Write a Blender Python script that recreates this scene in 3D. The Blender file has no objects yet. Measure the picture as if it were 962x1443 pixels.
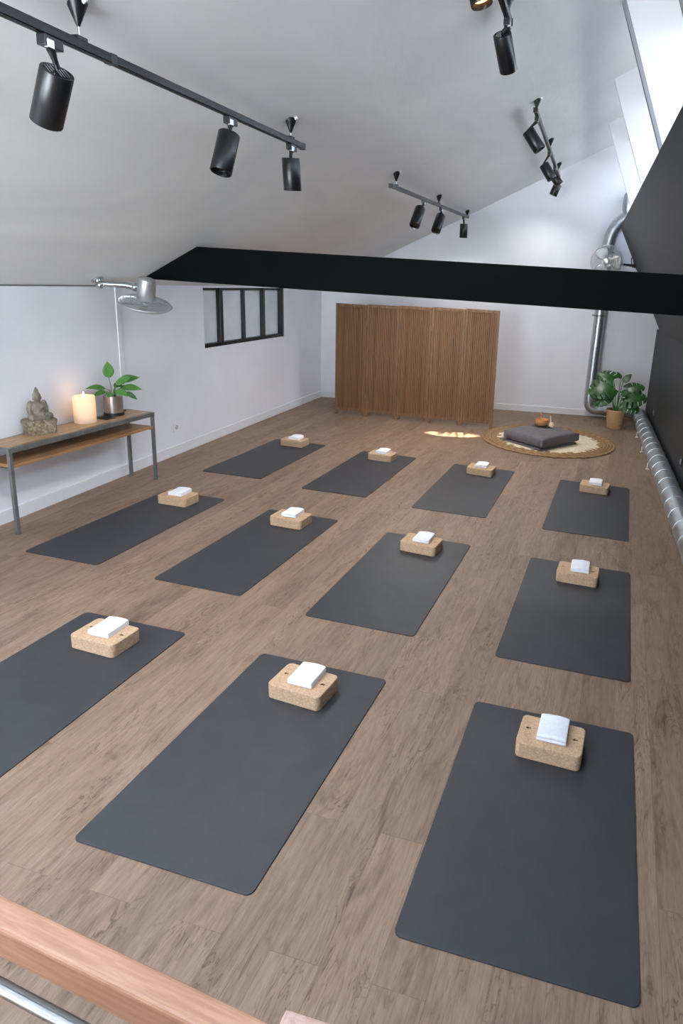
import bpy, bmesh, math, random
from mathutils import Vector, Matrix, Euler, noise
random.seed(7)
PI = math.pi
scene = bpy.context.scene
COL = scene.collection
V = Vector

# ------------------------------------------------------------------ materials
def lin(h):
    h = h.lstrip('#')
    o = []
    for i in (0, 2, 4):
        c = int(h[i:i+2], 16) / 255
        o.append(c / 12.92 if c <= 0.04045 else ((c + 0.055) / 1.055) ** 2.4)
    return (o[0], o[1], o[2], 1)

def mat(name, color='#808080', rough=0.6, metal=0.0, spec=0.5):
    m = bpy.data.materials.new(name); m.use_nodes = True
    nt = m.node_tree; b = nt.nodes['Principled BSDF']
    b.inputs['Base Color'].default_value = lin(color)
    b.inputs['Roughness'].default_value = rough
    b.inputs['Metallic'].default_value = metal
    b.inputs['Specular IOR Level'].default_value = spec
    return m, nt, b

def nd(nt, t, **kw):
    n = nt.nodes.new(t)
    for k, v in kw.items():
        if k in n.inputs: n.inputs[k].default_value = v
        else: setattr(n, k, v)
    return n

def coords(nt, scale=(1, 1, 1), rot=(0, 0, 0), kind='Object'):
    tc = nt.nodes.new('ShaderNodeTexCoord'); mp = nt.nodes.new('ShaderNodeMapping')
    mp.inputs['Scale'].default_value = scale; mp.inputs['Rotation'].default_value = rot
    nt.links.new(tc.outputs[kind], mp.inputs['Vector'])
    return mp.outputs['Vector']

def ramp(nt, fac, stops):
    r = nt.nodes.new('ShaderNodeValToRGB'); e = r.color_ramp.elements
    while len(e) < len(stops): e.new(0.5)
    for i, (p, c) in enumerate(stops):
        e[i].position = p; e[i].color = lin(c)
    nt.links.new(fac, r.inputs['Fac'])
    return r.outputs['Color']

def bump(nt, b, height, strength=0.2, dist=0.01):
    n = nt.nodes.new('ShaderNodeBump')
    n.inputs['Strength'].default_value = strength; n.inputs['Distance'].default_value = dist
    nt.links.new(height, n.inputs['Height']); nt.links.new(n.outputs['Normal'], b.inputs['Normal'])

def noisy(name, stops, scale=5, stretch=(1, 1, 1), rough=0.6, metal=0, spec=0.5, detail=6, bstr=0.0, bdist=0.005, dist=0.0, bscale=None):
    m, nt, b = mat(name, stops[0][1], rough, metal, spec)
    n = nd(nt, 'ShaderNodeTexNoise', Scale=scale, Detail=detail, Roughness=0.6, Distortion=dist)
    nt.links.new(coords(nt, stretch), n.inputs['Vector'])
    nt.links.new(ramp(nt, n.outputs['Fac'], stops), b.inputs['Base Color'])
    if bstr:
        h = n
        if bscale:
            h = nd(nt, 'ShaderNodeTexNoise', Scale=bscale, Detail=4)
            nt.links.new(coords(nt), h.inputs['Vector'])
        bump(nt, b, h.outputs['Fac'], bstr, bdist)
    return m

def wood_floor():
    m, nt, b = mat('oak_plank_floor', '#8a7466', 0.5, 0, 0.35)
    L = nt.links.new
    v = coords(nt, (1, 1, 1), (0, 0, PI/2 - math.radians(-3.3)))
    br = nd(nt, 'ShaderNodeTexBrick', Scale=1.0, **{'Mortar Size': 0.0014, 'Mortar Smooth': 0.2, 'Bias': 0.0, 'Brick Width': 1.55, 'Row Height': 0.19})
    br.offset = 0.37; br.offset_frequency = 2
    br.inputs['Color1'].default_value = (0, 0, 0, 1); br.inputs['Color2'].default_value = (1, 1, 1, 1)
    br.inputs['Mortar'].default_value = (0.5, 0.5, 0.5, 1)
    L(v, br.inputs['Vector'])
    # per plank offset of the grain
    off = nd(nt, 'ShaderNodeVectorMath', operation='MULTIPLY_ADD')
    off.inputs[1].default_value = (7.3, 3.1, 5.7)
    L(br.outputs['Color'], off.inputs[0]); L(v, off.inputs[2])
    mp = nd(nt, 'ShaderNodeMapping'); mp.inputs['Scale'].default_value = (1.3, 14, 1)
    L(off.outputs[0], mp.inputs['Vector'])
    g = nd(nt, 'ShaderNodeTexNoise', Scale=3.0, Detail=9.0, Roughness=0.68, Distortion=0.6)
    L(mp.outputs[0], g.inputs['Vector'])
    mp2 = nd(nt, 'ShaderNodeMapping'); mp2.inputs['Scale'].default_value = (0.9, 3.4, 1)
    L(off.outputs[0], mp2.inputs['Vector'])
    k = nd(nt, 'ShaderNodeTexNoise', Scale=2.6, Detail=5.0, Roughness=0.55, Distortion=1.4)
    L(mp2.outputs[0], k.inputs['Vector'])
    c1 = ramp(nt, g.outputs['Fac'], [(0.2, '#735e4e'), (0.42, '#927c6b'), (0.6, '#9d8776'), (0.82, '#ad9788')])
    c2 = ramp(nt, k.outputs['Fac'], [(0.22, '#6e6058'), (0.33, '#c4bab2'), (0.45, '#eee9e4'), (0.62, '#ffffff')])
    mx = nd(nt, 'ShaderNodeMix', data_type='RGBA', blend_type='MULTIPLY'); mx.inputs['Factor'].default_value = 0.6
    L(c1, mx.inputs['A']); L(c2, mx.inputs['B'])
    # cathedral figure: thin contour lines of a slow noise, where a second noise lets them show
    mp3 = nd(nt, 'ShaderNodeMapping'); mp3.inputs['Scale'].default_value = (1.1, 5.5, 1); L(off.outputs[0], mp3.inputs['Vector'])
    vn = nd(nt, 'ShaderNodeTexNoise', Scale=2.2, Detail=4.0, Roughness=0.5, Distortion=1.0); L(mp3.outputs[0], vn.inputs['Vector'])
    ml_ = nd(nt, 'ShaderNodeMath', operation='MULTIPLY'); ml_.inputs[1].default_value = 9.0; L(vn.outputs['Fac'], ml_.inputs[0])
    fr_ = nd(nt, 'ShaderNodeMath', operation='FRACT'); L(ml_.outputs[0], fr_.inputs[0])
    lines = ramp(nt, fr_.outputs[0], [(0.0, '#a89b90'), (0.10, '#e6e0da'), (0.30, '#ffffff'), (0.9, '#ffffff'), (1.0, '#a89b90')])
    km = nd(nt, 'ShaderNodeTexNoise', Scale=1.7, Detail=3.0, Roughness=0.5); mp4 = nd(nt, 'ShaderNodeMapping'); mp4.inputs['Scale'].default_value = (1.2, 3.0, 1); mp4.inputs['Location'].default_value = (4, 9, 2)
    L(off.outputs[0], mp4.inputs['Vector']); L(mp4.outputs[0], km.inputs['Vector'])
    mk = nd(nt, 'ShaderNodeMapRange'); mk.inputs['From Min'].default_value = 0.42; mk.inputs['From Max'].default_value = 0.62; mk.inputs['To Max'].default_value = 0.8; L(km.outputs['Fac'], mk.inputs['Value'])
    mv = nd(nt, 'ShaderNodeMix', data_type='RGBA', blend_type='MULTIPLY'); L(mk.outputs[0], mv.inputs['Factor'])
    L(mx.outputs['Result'], mv.inputs['A']); L(lines, mv.inputs['B'])
    # fine pores
    mp5 = nd(nt, 'ShaderNodeMapping'); mp5.inputs['Scale'].default_value = (5, 70, 1); L(off.outputs[0], mp5.inputs['Vector'])
    po = nd(nt, 'ShaderNodeTexNoise', Scale=3.0, Detail=4.0, Roughness=0.7); L(mp5.outputs[0], po.inputs['Vector'])
    mp_ = nd(nt, 'ShaderNodeMix', data_type='RGBA', blend_type='MULTIPLY'); mp_.inputs['Factor'].default_value = 0.5
    L(mv.outputs['Result'], mp_.inputs['A']); L(ramp(nt, po.outputs['Fac'], [(0.3, '#b5a9a0'), (0.5, '#f4f0ec'), (0.7, '#ffffff')]), mp_.inputs['B'])
    mx = mp_
    # plank to plank tone
    sep = nd(nt, 'ShaderNodeSeparateColor'); L(br.outputs['Color'], sep.inputs[0])
    tone = ramp(nt, sep.outputs[0], [(0.0, '#e2dcd6'), (0.5, '#f0eae4'), (1.0, '#fcf6ee')])
    m2 = nd(nt, 'ShaderNodeMix', data_type='RGBA', blend_type='MULTIPLY'); m2.inputs['Factor'].default_value = 1.0
    L(mx.outputs['Result'], m2.inputs['A']); L(tone, m2.inputs['B'])
    # joints
    m3 = nd(nt, 'ShaderNodeMix', data_type='RGBA', blend_type='MIX')
    mul = nd(nt, 'ShaderNodeMath', operation='MULTIPLY'); mul.inputs[1].default_value = 0.38
    L(br.outputs['Fac'], mul.inputs[0]); L(mul.outputs[0], m3.inputs['Factor'])
    L(m2.outputs['Result'], m3.inputs['A']); m3.inputs['B'].default_value = lin('#4a3a2f')
    L(m3.outputs['Result'], b.inputs['Base Color'])
    rr = nd(nt, 'ShaderNodeMapRange'); rr.inputs['To Min'].default_value = 0.42; rr.inputs['To Max'].default_value = 0.62
    L(g.outputs['Fac'], rr.inputs['Value']); L(rr.outputs[0], b.inputs['Roughness'])
    bump(nt, b, g.outputs['Fac'], 0.12, 0.003)
    return m

def wood(name, dark, mid, light, scale=4, stretch=(1, 12, 12), rough=0.45, bstr=0.06):
    return noisy(name, [(0.3, dark), (0.5, mid), (0.72, light)], scale, stretch, rough, 0, 0.4, 8, bstr, 0.002, 0.5)

def slat_wood(name, dark, mid, light):
    # tone changes from slat to slat
    m, nt, b = mat(name, mid, 0.5, 0, 0.35); L = nt.links.new
    a = nd(nt, 'ShaderNodeTexNoise', Scale=3.0, Detail=7, Roughness=0.6, Distortion=0.3); L(coords(nt, (22, 22, 0.9)), a.inputs['Vector'])
    w = nd(nt, 'ShaderNodeTexWhiteNoise', noise_dimensions='1D')
    sp = nd(nt, 'ShaderNodeSeparateXYZ'); L(coords(nt), sp.inputs[0])
    q = nd(nt, 'ShaderNodeMath', operation='MULTIPLY'); q.inputs[1].default_value = 1 / 0.0335; L(sp.outputs[0], q.inputs[0])
    fl = nd(nt, 'ShaderNodeMath', operation='ROUND'); L(q.outputs[0], fl.inputs[0]); L(fl.outputs[0], w.inputs['W'])
    ad = nd(nt, 'ShaderNodeMix', data_type='FLOAT'); ad.inputs['Factor'].default_value = 0.2
    L(a.outputs['Fac'], ad.inputs['A']); L(w.outputs['Value'], ad.inputs['B'])
    L(ramp(nt, ad.outputs['Result'], [(0.22, dark), (0.5, mid), (0.8, light)]), b.inputs['Base Color'])
    bump(nt, b, a.outputs['Fac'], 0.05, 0.002)
    return m

def plaster():
    m, nt, b = mat('grey_plaster', '#c9c7c2', 0.42, 0, 0.35); L = nt.links.new
    n = nd(nt, 'ShaderNodeTexNoise', Scale=0.9, Detail=7, Roughness=0.6, Distortion=0.8)
    L(coords(nt, (1, 0.6, 1)), n.inputs['Vector'])
    L(ramp(nt, n.outputs['Fac'], [(0.3, '#dcdedd'), (0.5, '#e5e6e4'), (0.7, '#ecedeb')]), b.inputs['Base Color'])
    h = nd(nt, 'ShaderNodeTexNoise', Scale=3.2, Detail=5, Roughness=0.55, Distortion=1.0)
    L(coords(nt, (1, 0.35, 1), (0, 0, 0.5)), h.inputs['Vector'])
    bump(nt, b, h.outputs['Fac'], 0.22, 0.03)
    return m

def glass_pane(name, tint, gl):
    m = bpy.data.materials.new(name); m.use_nodes = True; nt = m.node_tree
    nt.nodes.clear()
    o = nt.nodes.new('ShaderNodeOutputMaterial'); t = nt.nodes.new('ShaderNodeBsdfTransparent')
    t.inputs[0].default_value = lin(tint)
    g = nt.nodes.new('ShaderNodeBsdfGlossy'); g.inputs['Roughness'].default_value = 0.05
    mx = nt.nodes.new('ShaderNodeMixShader'); mx.inputs[0].default_value = gl
    nt.links.new(t.outputs[0], mx.inputs[1]); nt.links.new(g.outputs[0], mx.inputs[2]); nt.links.new(mx.outputs[0], o.inputs[0])
    return m

def galvanised():
    m, nt, b = mat('galvanised_steel', '#b9bfc3', 0.32, 0.9, 0.5); L = nt.links.new
    n = nd(nt, 'ShaderNodeTexVoronoi', Scale=22.0); L(coords(nt), n.inputs['Vector'])
    L(ramp(nt, n.outputs['Distance'], [(0.0, '#b2b7ba'), (0.6, '#c3c8cb')]), b.inputs['Base Color'])
    r = nd(nt, 'ShaderNodeMapRange'); r.inputs['To Min'].default_value = 0.30; r.inputs['To Max'].default_value = 0.38
    L(n.outputs['Distance'], r.inputs['Value']); L(r.outputs[0], b.inputs['Roughness'])
    return m

def cork():
    m, nt, b = mat('cork', '#b58e63', 0.85, 0, 0.2); L = nt.links.new
    v = nd(nt, 'ShaderNodeTexVoronoi', Scale=130.0); L(coords(nt), v.inputs['Vector'])
    n = nd(nt, 'ShaderNodeTexNoise', Scale=26.0, Detail=6, Roughness=0.7); L(coords(nt), n.inputs['Vector'])
    s = nd(nt, 'ShaderNodeSeparateColor'); L(v.outputs['Color'], s.inputs[0])
    mx = nd(nt, 'ShaderNodeMix', data_type='FLOAT'); mx.inputs['Factor'].default_value = 0.5
    L(s.outputs[0], mx.inputs['A']); L(n.outputs['Fac'], mx.inputs['B'])
    L(ramp(nt, mx.outputs['Result'], [(0.15, '#aa896b'), (0.42, '#bb9a7a'), (0.6, '#c2a181'), (0.85, '#d0b091')]), b.inputs['Base Color'])
    bump(nt, b, v.outputs['Distance'], 0.1, 0.001)
    return m

def emis(name, color, strength):
    m, nt, b = mat(name, color, 0.5)
    b.inputs['Emission Color'].default_value = lin(color); b.inputs['Emission Strength'].default_value = strength
    return m

def wax():
    m = bpy.data.materials.new('candle_wax'); m.use_nodes = True; nt = m.node_tree; nt.nodes.clear(); L = nt.links.new
    o = nt.nodes.new('ShaderNodeOutputMaterial')
    d = nt.nodes.new('ShaderNodeBsdfDiffuse'); d.inputs[0].default_value = lin('#f4e6d6')
    t = nt.nodes.new('ShaderNodeBsdfTranslucent'); t.inputs[0].default_value = lin('#fff0da')
    mx = nt.nodes.new('ShaderNodeMixShader'); mx.inputs[0].default_value = 0.45
    L(d.outputs[0], mx.inputs[1]); L(t.outputs[0], mx.inputs[2]); L(mx.outputs[0], o.inputs[0])
    return m

def leaf_mat(name, dark, light, rough=0.35):
    return noisy(name, [(0.3, dark), (0.7, light)], 9, (1, 1, 1), rough, 0, 0.5, 4, 0.1, 0.002)

def woven(name, c1, c2, c3, sc, kind='RINGS'):
    m, nt, b = mat(name, c2, 0.9, 0, 0.15); L = nt.links.new
    w = nd(nt, 'ShaderNodeTexWave', wave_type='RINGS', rings_direction='Z', Scale=sc, Distortion=1.2, Detail=2.0)
    w.inputs['Detail Scale'].default_value = 6
    L(coords(nt), w.inputs['Vector'])
    n = nd(nt, 'ShaderNodeTexNoise', Scale=60.0, Detail=5, Roughness=0.7); L(coords(nt), n.inputs['Vector'])
    mx = nd(nt, 'ShaderNodeMix', data_type='FLOAT'); mx.inputs['Factor'].default_value = 0.55
    L(w.outputs['Fac'], mx.inputs['A']); L(n.outputs['Fac'], mx.inputs['B'])
    L(ramp(nt, mx.outputs['Result'], [(0.25, c1), (0.5, c2), (0.75, c3)]), b.inputs['Base Color'])
    bump(nt, b, mx.outputs['Result'], 0.6, 0.006)
    return m

def brushed_dark():
    m, nt, b = mat('dark_stained_boards', '#303134', 0.5, 0, 0.4); L = nt.links.new
    n = nd(nt, 'ShaderNodeTexNoise', Scale=2.2, Detail=8, Roughness=0.65, Distortion=0.2); L(coords(nt, (10, 0.45, 1.6), (0, 0, 0)), n.inputs['Vector'])
    L(ramp(nt, n.outputs['Fac'], [(0.3, '#111112'), (0.55, '#18191a'), (0.75, '#28292b')]), b.inputs['Base Color'])
    bump(nt, b, n.outputs['Fac'], 0.15, 0.004)
    return m

M = {}
M['floor'] = wood_floor()
M['ceiling'] = plaster()
M['wall'] = noisy('white_painted_wall', [(0.3, '#e6e6ea'), (0.7, '#eeeef2')], 1.5, (1, 1, 1), 0.75, 0, 0.3, 5, 0.05, 0.004, 0.0, 40)
M['white'] = mat('white_gloss_paint', '#e6e6e8', 0.4)[0]
M['beam'] = mat('black_beam_paint', '#07090a', 0.75, 0, 0.08)[0]
M['boards'] = brushed_dark()
M['blackmetal'] = noisy('black_powder_coat', [(0.3, '#0d0e10'), (0.7, '#131416')], 30, rough=0.33, spec=0.5)
M['railmetal'] = mat('black_track_metal', '#232224', 0.25, 0.6)[0]
M['frameblack'] = mat('black_window_steel', '#0f1214', 0.4)[0]
M['chrome'] = mat('bright_steel', '#c9ccd0', 0.22, 1.0)[0]
M['galv'] = galvanised()
M['fanmetal'] = mat('brushed_aluminium', '#cfd2d4', 0.36, 0.85)[0]
M['mat'] = noisy('charcoal_rubber', [(0.3, '#333336'), (0.7, '#3a3a3d')], 7, rough=0.5, spec=0.4, detail=7, bstr=0.08, bdist=0.001, bscale=160)
M['cork'] = cork()
M['hole'] = mat('hole_shade', '#1c1612', 0.9)[0]
M['towel'] = noisy('white_terry', [(0.3, '#e9e9ee'), (0.7, '#f4f4f8')], 60, rough=0.95, spec=0.1, bstr=0.3, bdist=0.002, bscale=300)
M['screen'] = slat_wood('walnut_slats', '#533821', '#775233', '#946c45')
M['screenframe'] = wood('walnut_frame', '#5a3e25', '#775435', '#8d6844', 3, (14, 14, 1))
M['steel'] = noisy('raw_grey_steel', [(0.3, '#646463'), (0.7, '#7a7a78')], 12, rough=0.45, metal=0.35)
M['tabletop'] = wood('oak_shelf', '#8d6c4c', '#aa8862', '#c3a27c', 3, (9, 1, 9), 0.35)
M['shelf'] = wood('oak_under_shelf', '#7c5736', '#9f774f', '#b8906a', 3, (9, 1, 9), 0.4)
M['stone'] = noisy('weathered_stone', [(0.28, '#4d453c'), (0.5, '#7b7163'), (0.75, '#a39a8a')], 14, rough=0.9, detail=9, bstr=0.5, bdist=0.01)
M['rough_stone'] = noisy('rough_stone', [(0.3, '#4b3a29'), (0.5, '#84735c'), (0.72, '#b3a78f')], 38, rough=0.95, detail=9, bstr=0.9, bdist=0.02)
M['wax'] = wax()
M['flame'] = emis('flame', '#ffc888', 14)
M['wick'] = mat('wick', '#2a211a', 0.9)[0]
M['potmetal'] = mat('polished_tin', '#cfcac6', 0.33, 1.0)[0]
M['darkplastic'] = mat('dark_plastic', '#1d1b1b', 0.45)[0]
M['soil'] = noisy('soil', [(0.3, '#1d1510'), (0.7, '#3a2b20')], 60, rough=1, bstr=0.8, bdist=0.01)
M['leaf'] = leaf_mat('peace_lily_leaf', '#3a6a2a', '#5c9040')
M['monstera'] = leaf_mat('monstera_leaf', '#1c4218', '#2e5e24', 0.3)
M['stem'] = mat('green_stem', '#4c7a38', 0.5)[0]
M['basket'] = noisy('woven_pot', [(0.3, '#a8825c'), (0.5, '#ba946c'), (0.7, '#c8a47c')], 7, (1, 1, 22), 0.85, 0, 0.2, 6, 0.5, 0.004)
M['jute'] = woven('jute_braid', '#5e4630', '#8a6b4a', '#ab8c68', 18)
M['rugcentre'] = noisy('natural_rug_weave', [(0.3, '#c3ac90'), (0.5, '#d8c6ac'), (0.7, '#e6d8c2')], 24, rough=0.95, detail=8, bstr=0.4, bdist=0.006)
M['cushion'] = noisy('taupe_cushion_cloth', [(0.3, '#625d60'), (0.7, '#6f6a6d')], 20, rough=0.85, spec=0.2, bstr=0.25, bdist=0.002, bscale=220)
M['copper'] = mat('hammered_brass', '#dfa468', 0.4, 0.35)[0]
M['palewood'] = mat('pale_wood', '#e3c9a4', 0.6)[0]
M['rail'] = wood('beech_handrail', '#9f6e50', '#b07f61', '#c09274', 5, (2, 26, 26), 0.42)
M['newel'] = wood('pale_beech', '#b48a78', '#c29c8a', '#d0b0a0', 5, (24, 24, 2), 0.5)
M['tube'] = mat('brushed_tube', '#9a9a98', 0.28, 1.0)[0]
M['winglass'] = noisy('reflective_pane', [(0.35, '#dfeaec'), (0.65, '#eff6f7')], 1.2, rough=0.12, spec=0.6)
M['skyglass'] = glass_pane('skylight_glass', '#f4f9ff', 0.06)
M['dimglass'] = glass_pane('dimming_glass', '#a9aeb6', 0.06)  # grey tint added to hold back daylight from the skylights
M['socket'] = mat('socket_plastic', '#efefef', 0.4)[0]
M['cable'] = mat('black_cable', '#0d0d0d', 0.5)[0]
M['lens'] = mat('lamp_lens', '#3c342c', 0.15, 0.5)[0]
M['litlens'] = emis('lit_lamp_lens', '#ffb878', 4)
M['paper'] = mat('white_tape', '#e8e6e2', 0.8)[0]

# ------------------------------------------------------------------ mesh helpers
class MB:
    """collects shapes of ONE part"""
    def __init__(s): s.v = []; s.f = []
    def add(s, vs, fs, mtx=None):
        b = len(s.v)
        s.v += [tuple(mtx @ V(p)) if mtx else tuple(p) for p in vs]
        s.f += [tuple(i + b for i in f) for f in fs]
        return s
    def box(s, lo, hi, mtx=None):
        (a, b, c), (d, e, f) = lo, hi
        vs = [(a,b,c),(d,b,c),(d,e,c),(a,e,c),(a,b,f),(d,b,f),(d,e,f),(a,e,f)]
        return s.add(vs, [(0,3,2,1),(4,5,6,7),(0,1,5,4),(1,2,6,5),(2,3,7,6),(3,0,4,7)], mtx)
    def prism(s, poly, axis, a, b, mtx=None):
        """poly of 2D points extruded along axis from a to b; 'y': (x,z), 'z': (x,y), 'x': (y,z)"""
        n = len(poly)
        def P(p, t):
            return {'y': (p[0], t, p[1]), 'z': (p[0], p[1], t), 'x': (t, p[0], p[1])}[axis]
        vs = [P(p, a) for p in poly] + [P(p, b) for p in poly]
        fs = [tuple(range(n)), tuple(range(2*n-1, n-1, -1))]
        fs += [(i, i+n, (i+1) % n + n, (i+1) % n) for i in range(n)]
        return s.add(vs, fs, mtx)
    def tube(s, pts, r, seg=12, cap=True):
        pts = [V(p) for p in pts]; n = len(pts)
        rs = r if isinstance(r, (list, tuple)) else [r] * n
        t0 = (pts[1] - pts[0]).normalized()
        up = V((0, 0, 1)) if abs(t0.z) < 0.9 else V((1, 0, 0))
        u = t0.cross(up).normalized(); b = len(s.v)
        for i in range(n):
            t = (pts[min(i+1, n-1)] - pts[max(i-1, 0)]).normalized()
            u = (u - t * u.dot(t)).normalized(); w = t.cross(u)
            for k in range(seg):
                a = 2 * PI * k / seg
                s.v.append(tuple(pts[i] + (u * math.cos(a) + w * math.sin(a)) * rs[i]))
        for i in range(n - 1):
            for k in range(seg):
                k2 = (k + 1) % seg
                s.f.append((b+i*seg+k, b+i*seg+k2, b+(i+1)*seg+k2, b+(i+1)*seg+k))
        if cap:
            s.f.append(tuple(b + k for k in range(seg))[::-1]); s.f.append(tuple(b + (n-1)*seg + k for k in range(seg)))
        return s
    def ring(s, c, r, rr, mtx=None, seg=40, ts=6):
        c = V(c); vs = []; fs = []
        for i in range(seg):
            a = 2*PI*i/seg
            for k in range(ts):
                q = 2*PI*k/ts
                vs.append(c + V(((r+rr*math.cos(q))*math.cos(a), (r+rr*math.cos(q))*math.sin(a), rr*math.sin(q))))
        for i in range(seg):
            for k in range(ts):
                fs.append((i*ts+k, ((i+1)%seg)*ts+k, ((i+1)%seg)*ts+(k+1)%ts, i*ts+(k+1)%ts))
        return s.add(vs, fs, mtx)
    def lathe(s, prof, seg=32, mtx=None):
        """profile of (r, z) pairs, r=0 closes"""
        vs = []; fs = []; idx = []
        for r, z in prof:
            if r < 1e-6: idx.append([len(vs)]); vs.append((0, 0, z))
            else:
                idx.append(list(range(len(vs), len(vs)+seg)))
                vs += [(r*math.cos(2*PI*k/seg), r*math.sin(2*PI*k/seg), z) for k in range(seg)]
        for A, B in zip(idx, idx[1:]):
            for k in range(seg):
                k2 = (k+1) % seg
                if len(A) == 1 and len(B) == 1: continue
                if len(A) == 1: fs.append((A[0], B[k2], B[k]))
                elif len(B) == 1: fs.append((A[k], A[k2], B[0]))
                else: fs.append((A[k], A[k2], B[k2], B[k]))
        return s.add(vs, fs, mtx)
    def ball(s, c, r, seg=20, rings=12, mtx=None):
        r = (r, r, r) if not isinstance(r, (tuple, list)) else r
        m = Matrix.Translation(c) @ Matrix.Diagonal((*r, 1))
        if mtx: m = mtx @ m
        prof = [(math.sin(PI*i/rings), -math.cos(PI*i/rings)) for i in range(rings+1)]
        prof[0] = (0, -1); prof[-1] = (0, 1)
        return s.lathe(prof, seg, m)
    def build(s, name, material, parent=None, smooth=None, bevel=0, bseg=2, loc=None, mods=None):
        me = bpy.data.meshes.new(name); me.from_pydata(s.v, [], s.f); me.validate()
        bm = bmesh.new(); bm.from_mesh(me); bmesh.ops.recalc_face_normals(bm, faces=bm.faces)
        if bevel:
            es = [e for e in bm.edges if len(e.link_faces) == 2 and e.calc_face_angle(0) > 0.5]
            bmesh.ops.bevel(bm, geom=es, offset=bevel, segments=bseg, affect='EDGES', profile=0.5, clamp_overlap=True)
        if smooth is not None:
            for f in bm.faces: f.smooth = True
            for e in bm.edges:
                if len(e.link_faces) == 2 and e.calc_face_angle(0) > math.radians(smooth): e.smooth = False
        bm.to_mesh(me); bm.free()
        me.materials.append(material)
        o = bpy.data.objects.new(name, me); COL.objects.link(o)
        if parent: o.parent = parent
        if loc: o.location = loc
        return o

def tag(o, label, cat, group=None):
    o['label'] = label; o['category'] = cat
    if group: o['group'] = group
    return o
def thing(name, label, cat, loc=(0, 0, 0), rz=0, group=None):
    o = bpy.data.objects.new(name, None); o.empty_display_size = 0.1; COL.objects.link(o)
    o.location = loc; o.rotation_euler = (0, 0, rz)
    return tag(o, label, cat, group)
def struct(o): o['kind'] = 'structure'; return o
def dup(src, loc, rz, label):
    r = src.copy(); COL.objects.link(r); r.location = loc; r.rotation_euler = (0, 0, rz); r['label'] = label
    for ch in list(src.children):
        c = ch.copy(); COL.objects.link(c); c.parent = r
        for g in list(ch.children):
            d = g.copy(); COL.objects.link(d); d.parent = c
    return r
def baked(o):
    """apply the modifiers of an object"""
    dg = bpy.context.evaluated_depsgraph_get(); dg.update()
    me = bpy.data.meshes.new_from_object(o.evaluated_get(dg))
    o.modifiers.clear(); o.data = me
    return o
def frame_z(d, hint=V((0, 0, 1))):
    """rotation whose local z points along d"""
    z = V(d).normalized()
    x = hint.cross(z)
    if x.length < 1e-4: x = V((1, 0, 0)).cross(z)
    if x.length < 1e-4: x = V((0, 1, 0)).cross(z)
    x.normalize(); y = z.cross(x)
    return Matrix((x, y, z)).transposed().to_4x4()

# ------------------------------------------------------------------ the room
XL = -4.86; SL = 0.526; Y0, Y1 = -3.0, 12.4
def ceil_z(x): return 2.07 + SL * (x - XL)
fa = math.atan2(12.155 - 11.46, 1.33 + 4.86)              # the far wall is slightly askew
def far_y(x): return 11.46 + (x - XL) * math.tan(fa)

struct(MB().box((XL-0.3, Y0-0.2, -0.12), (1.75, Y1+0.2, 0)).build('floor', M['floor']))
XR = 0.56                                                   # where the ceiling meets the roof glazing
c = MB()
def cstrip(xa, xb, ya, yb): c.prism([(xa, ceil_z(xa)), (xb, ceil_z(xb)), (xb, ceil_z(xb)+0.14), (xa, ceil_z(xa)+0.14)], 'y', ya, yb)
RX0, RX1, RY0, RY1 = -4.2, -0.3, 0.2, 1.5                  # roof window added out of view to light the foreground
cstrip(XL-0.3, XR, RY1, Y1+0.2); cstrip(XL-0.3, XR, Y0-0.2, RY0); cstrip(XL-0.3, RX0, RY0, RY1); cstrip(RX1, XR, RY0, RY1)
struct(c.build('ceiling', M['ceiling']))
# left wall with its window opening
WY0, WY1, WZ0 = 7.635, 9.93, 1.265
w = MB()
w.box((XL-0.2, Y0, 0), (XL, WY0, 2.075)); w.box((XL-0.2, WY0, 0), (XL, WY1, WZ0)); w.box((XL-0.2, WY1, 0), (XL, Y1, 2.075))
w.box((XL-0.2, WY0, 2.045), (XL, WY1, 2.075))
struct(w.build('wall_left', M['wall']))
# far wall, the gable
def far_prism(poly, t0, t1, name, m, bev=0):
    """poly in (x, z) pulled onto the askew far wall"""
    n = len(poly); vs = [(x, far_y(x) + t0, z) for x, z in poly] + [(x, far_y(x) + t1, z) for x, z in poly]
    fs = [tuple(range(n)), tuple(range(2*n-1, n-1, -1))] + [(i, i+n, (i+1) % n+n, (i+1) % n) for i in range(n)]
    return MB().add(vs, fs).build(name, m, bevel=bev)
struct(far_prism([(XL-0.2, 0), (1.7, 0), (1.7, 2.2), (XR+0.4, 3.7), (XR+0.05, 4.95), (XR-0.1, ceil_z(XR-0.1)+0.05), (XL-0.2, ceil_z(XL-0.2)+0.05)], 0, 0.2, 'wall_far', M['wall']))
BX0, BX1, BZ0, BZ1 = -4.4, 1.0, 0.15, 3.9
c = MB(); c.box((XL-0.2, Y0-0.2, 0), (BX0, Y0, 5.0)); c.box((BX1, Y0-0.2, 0), (1.7, Y0, 5.0)); c.box((BX0, Y0-0.2, 0), (BX1, Y0, BZ0)); c.box((BX0, Y0-0.2, BZ1), (BX1, Y0, 5.0))
struct(c.build('wall_back', M['wall']))
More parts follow.
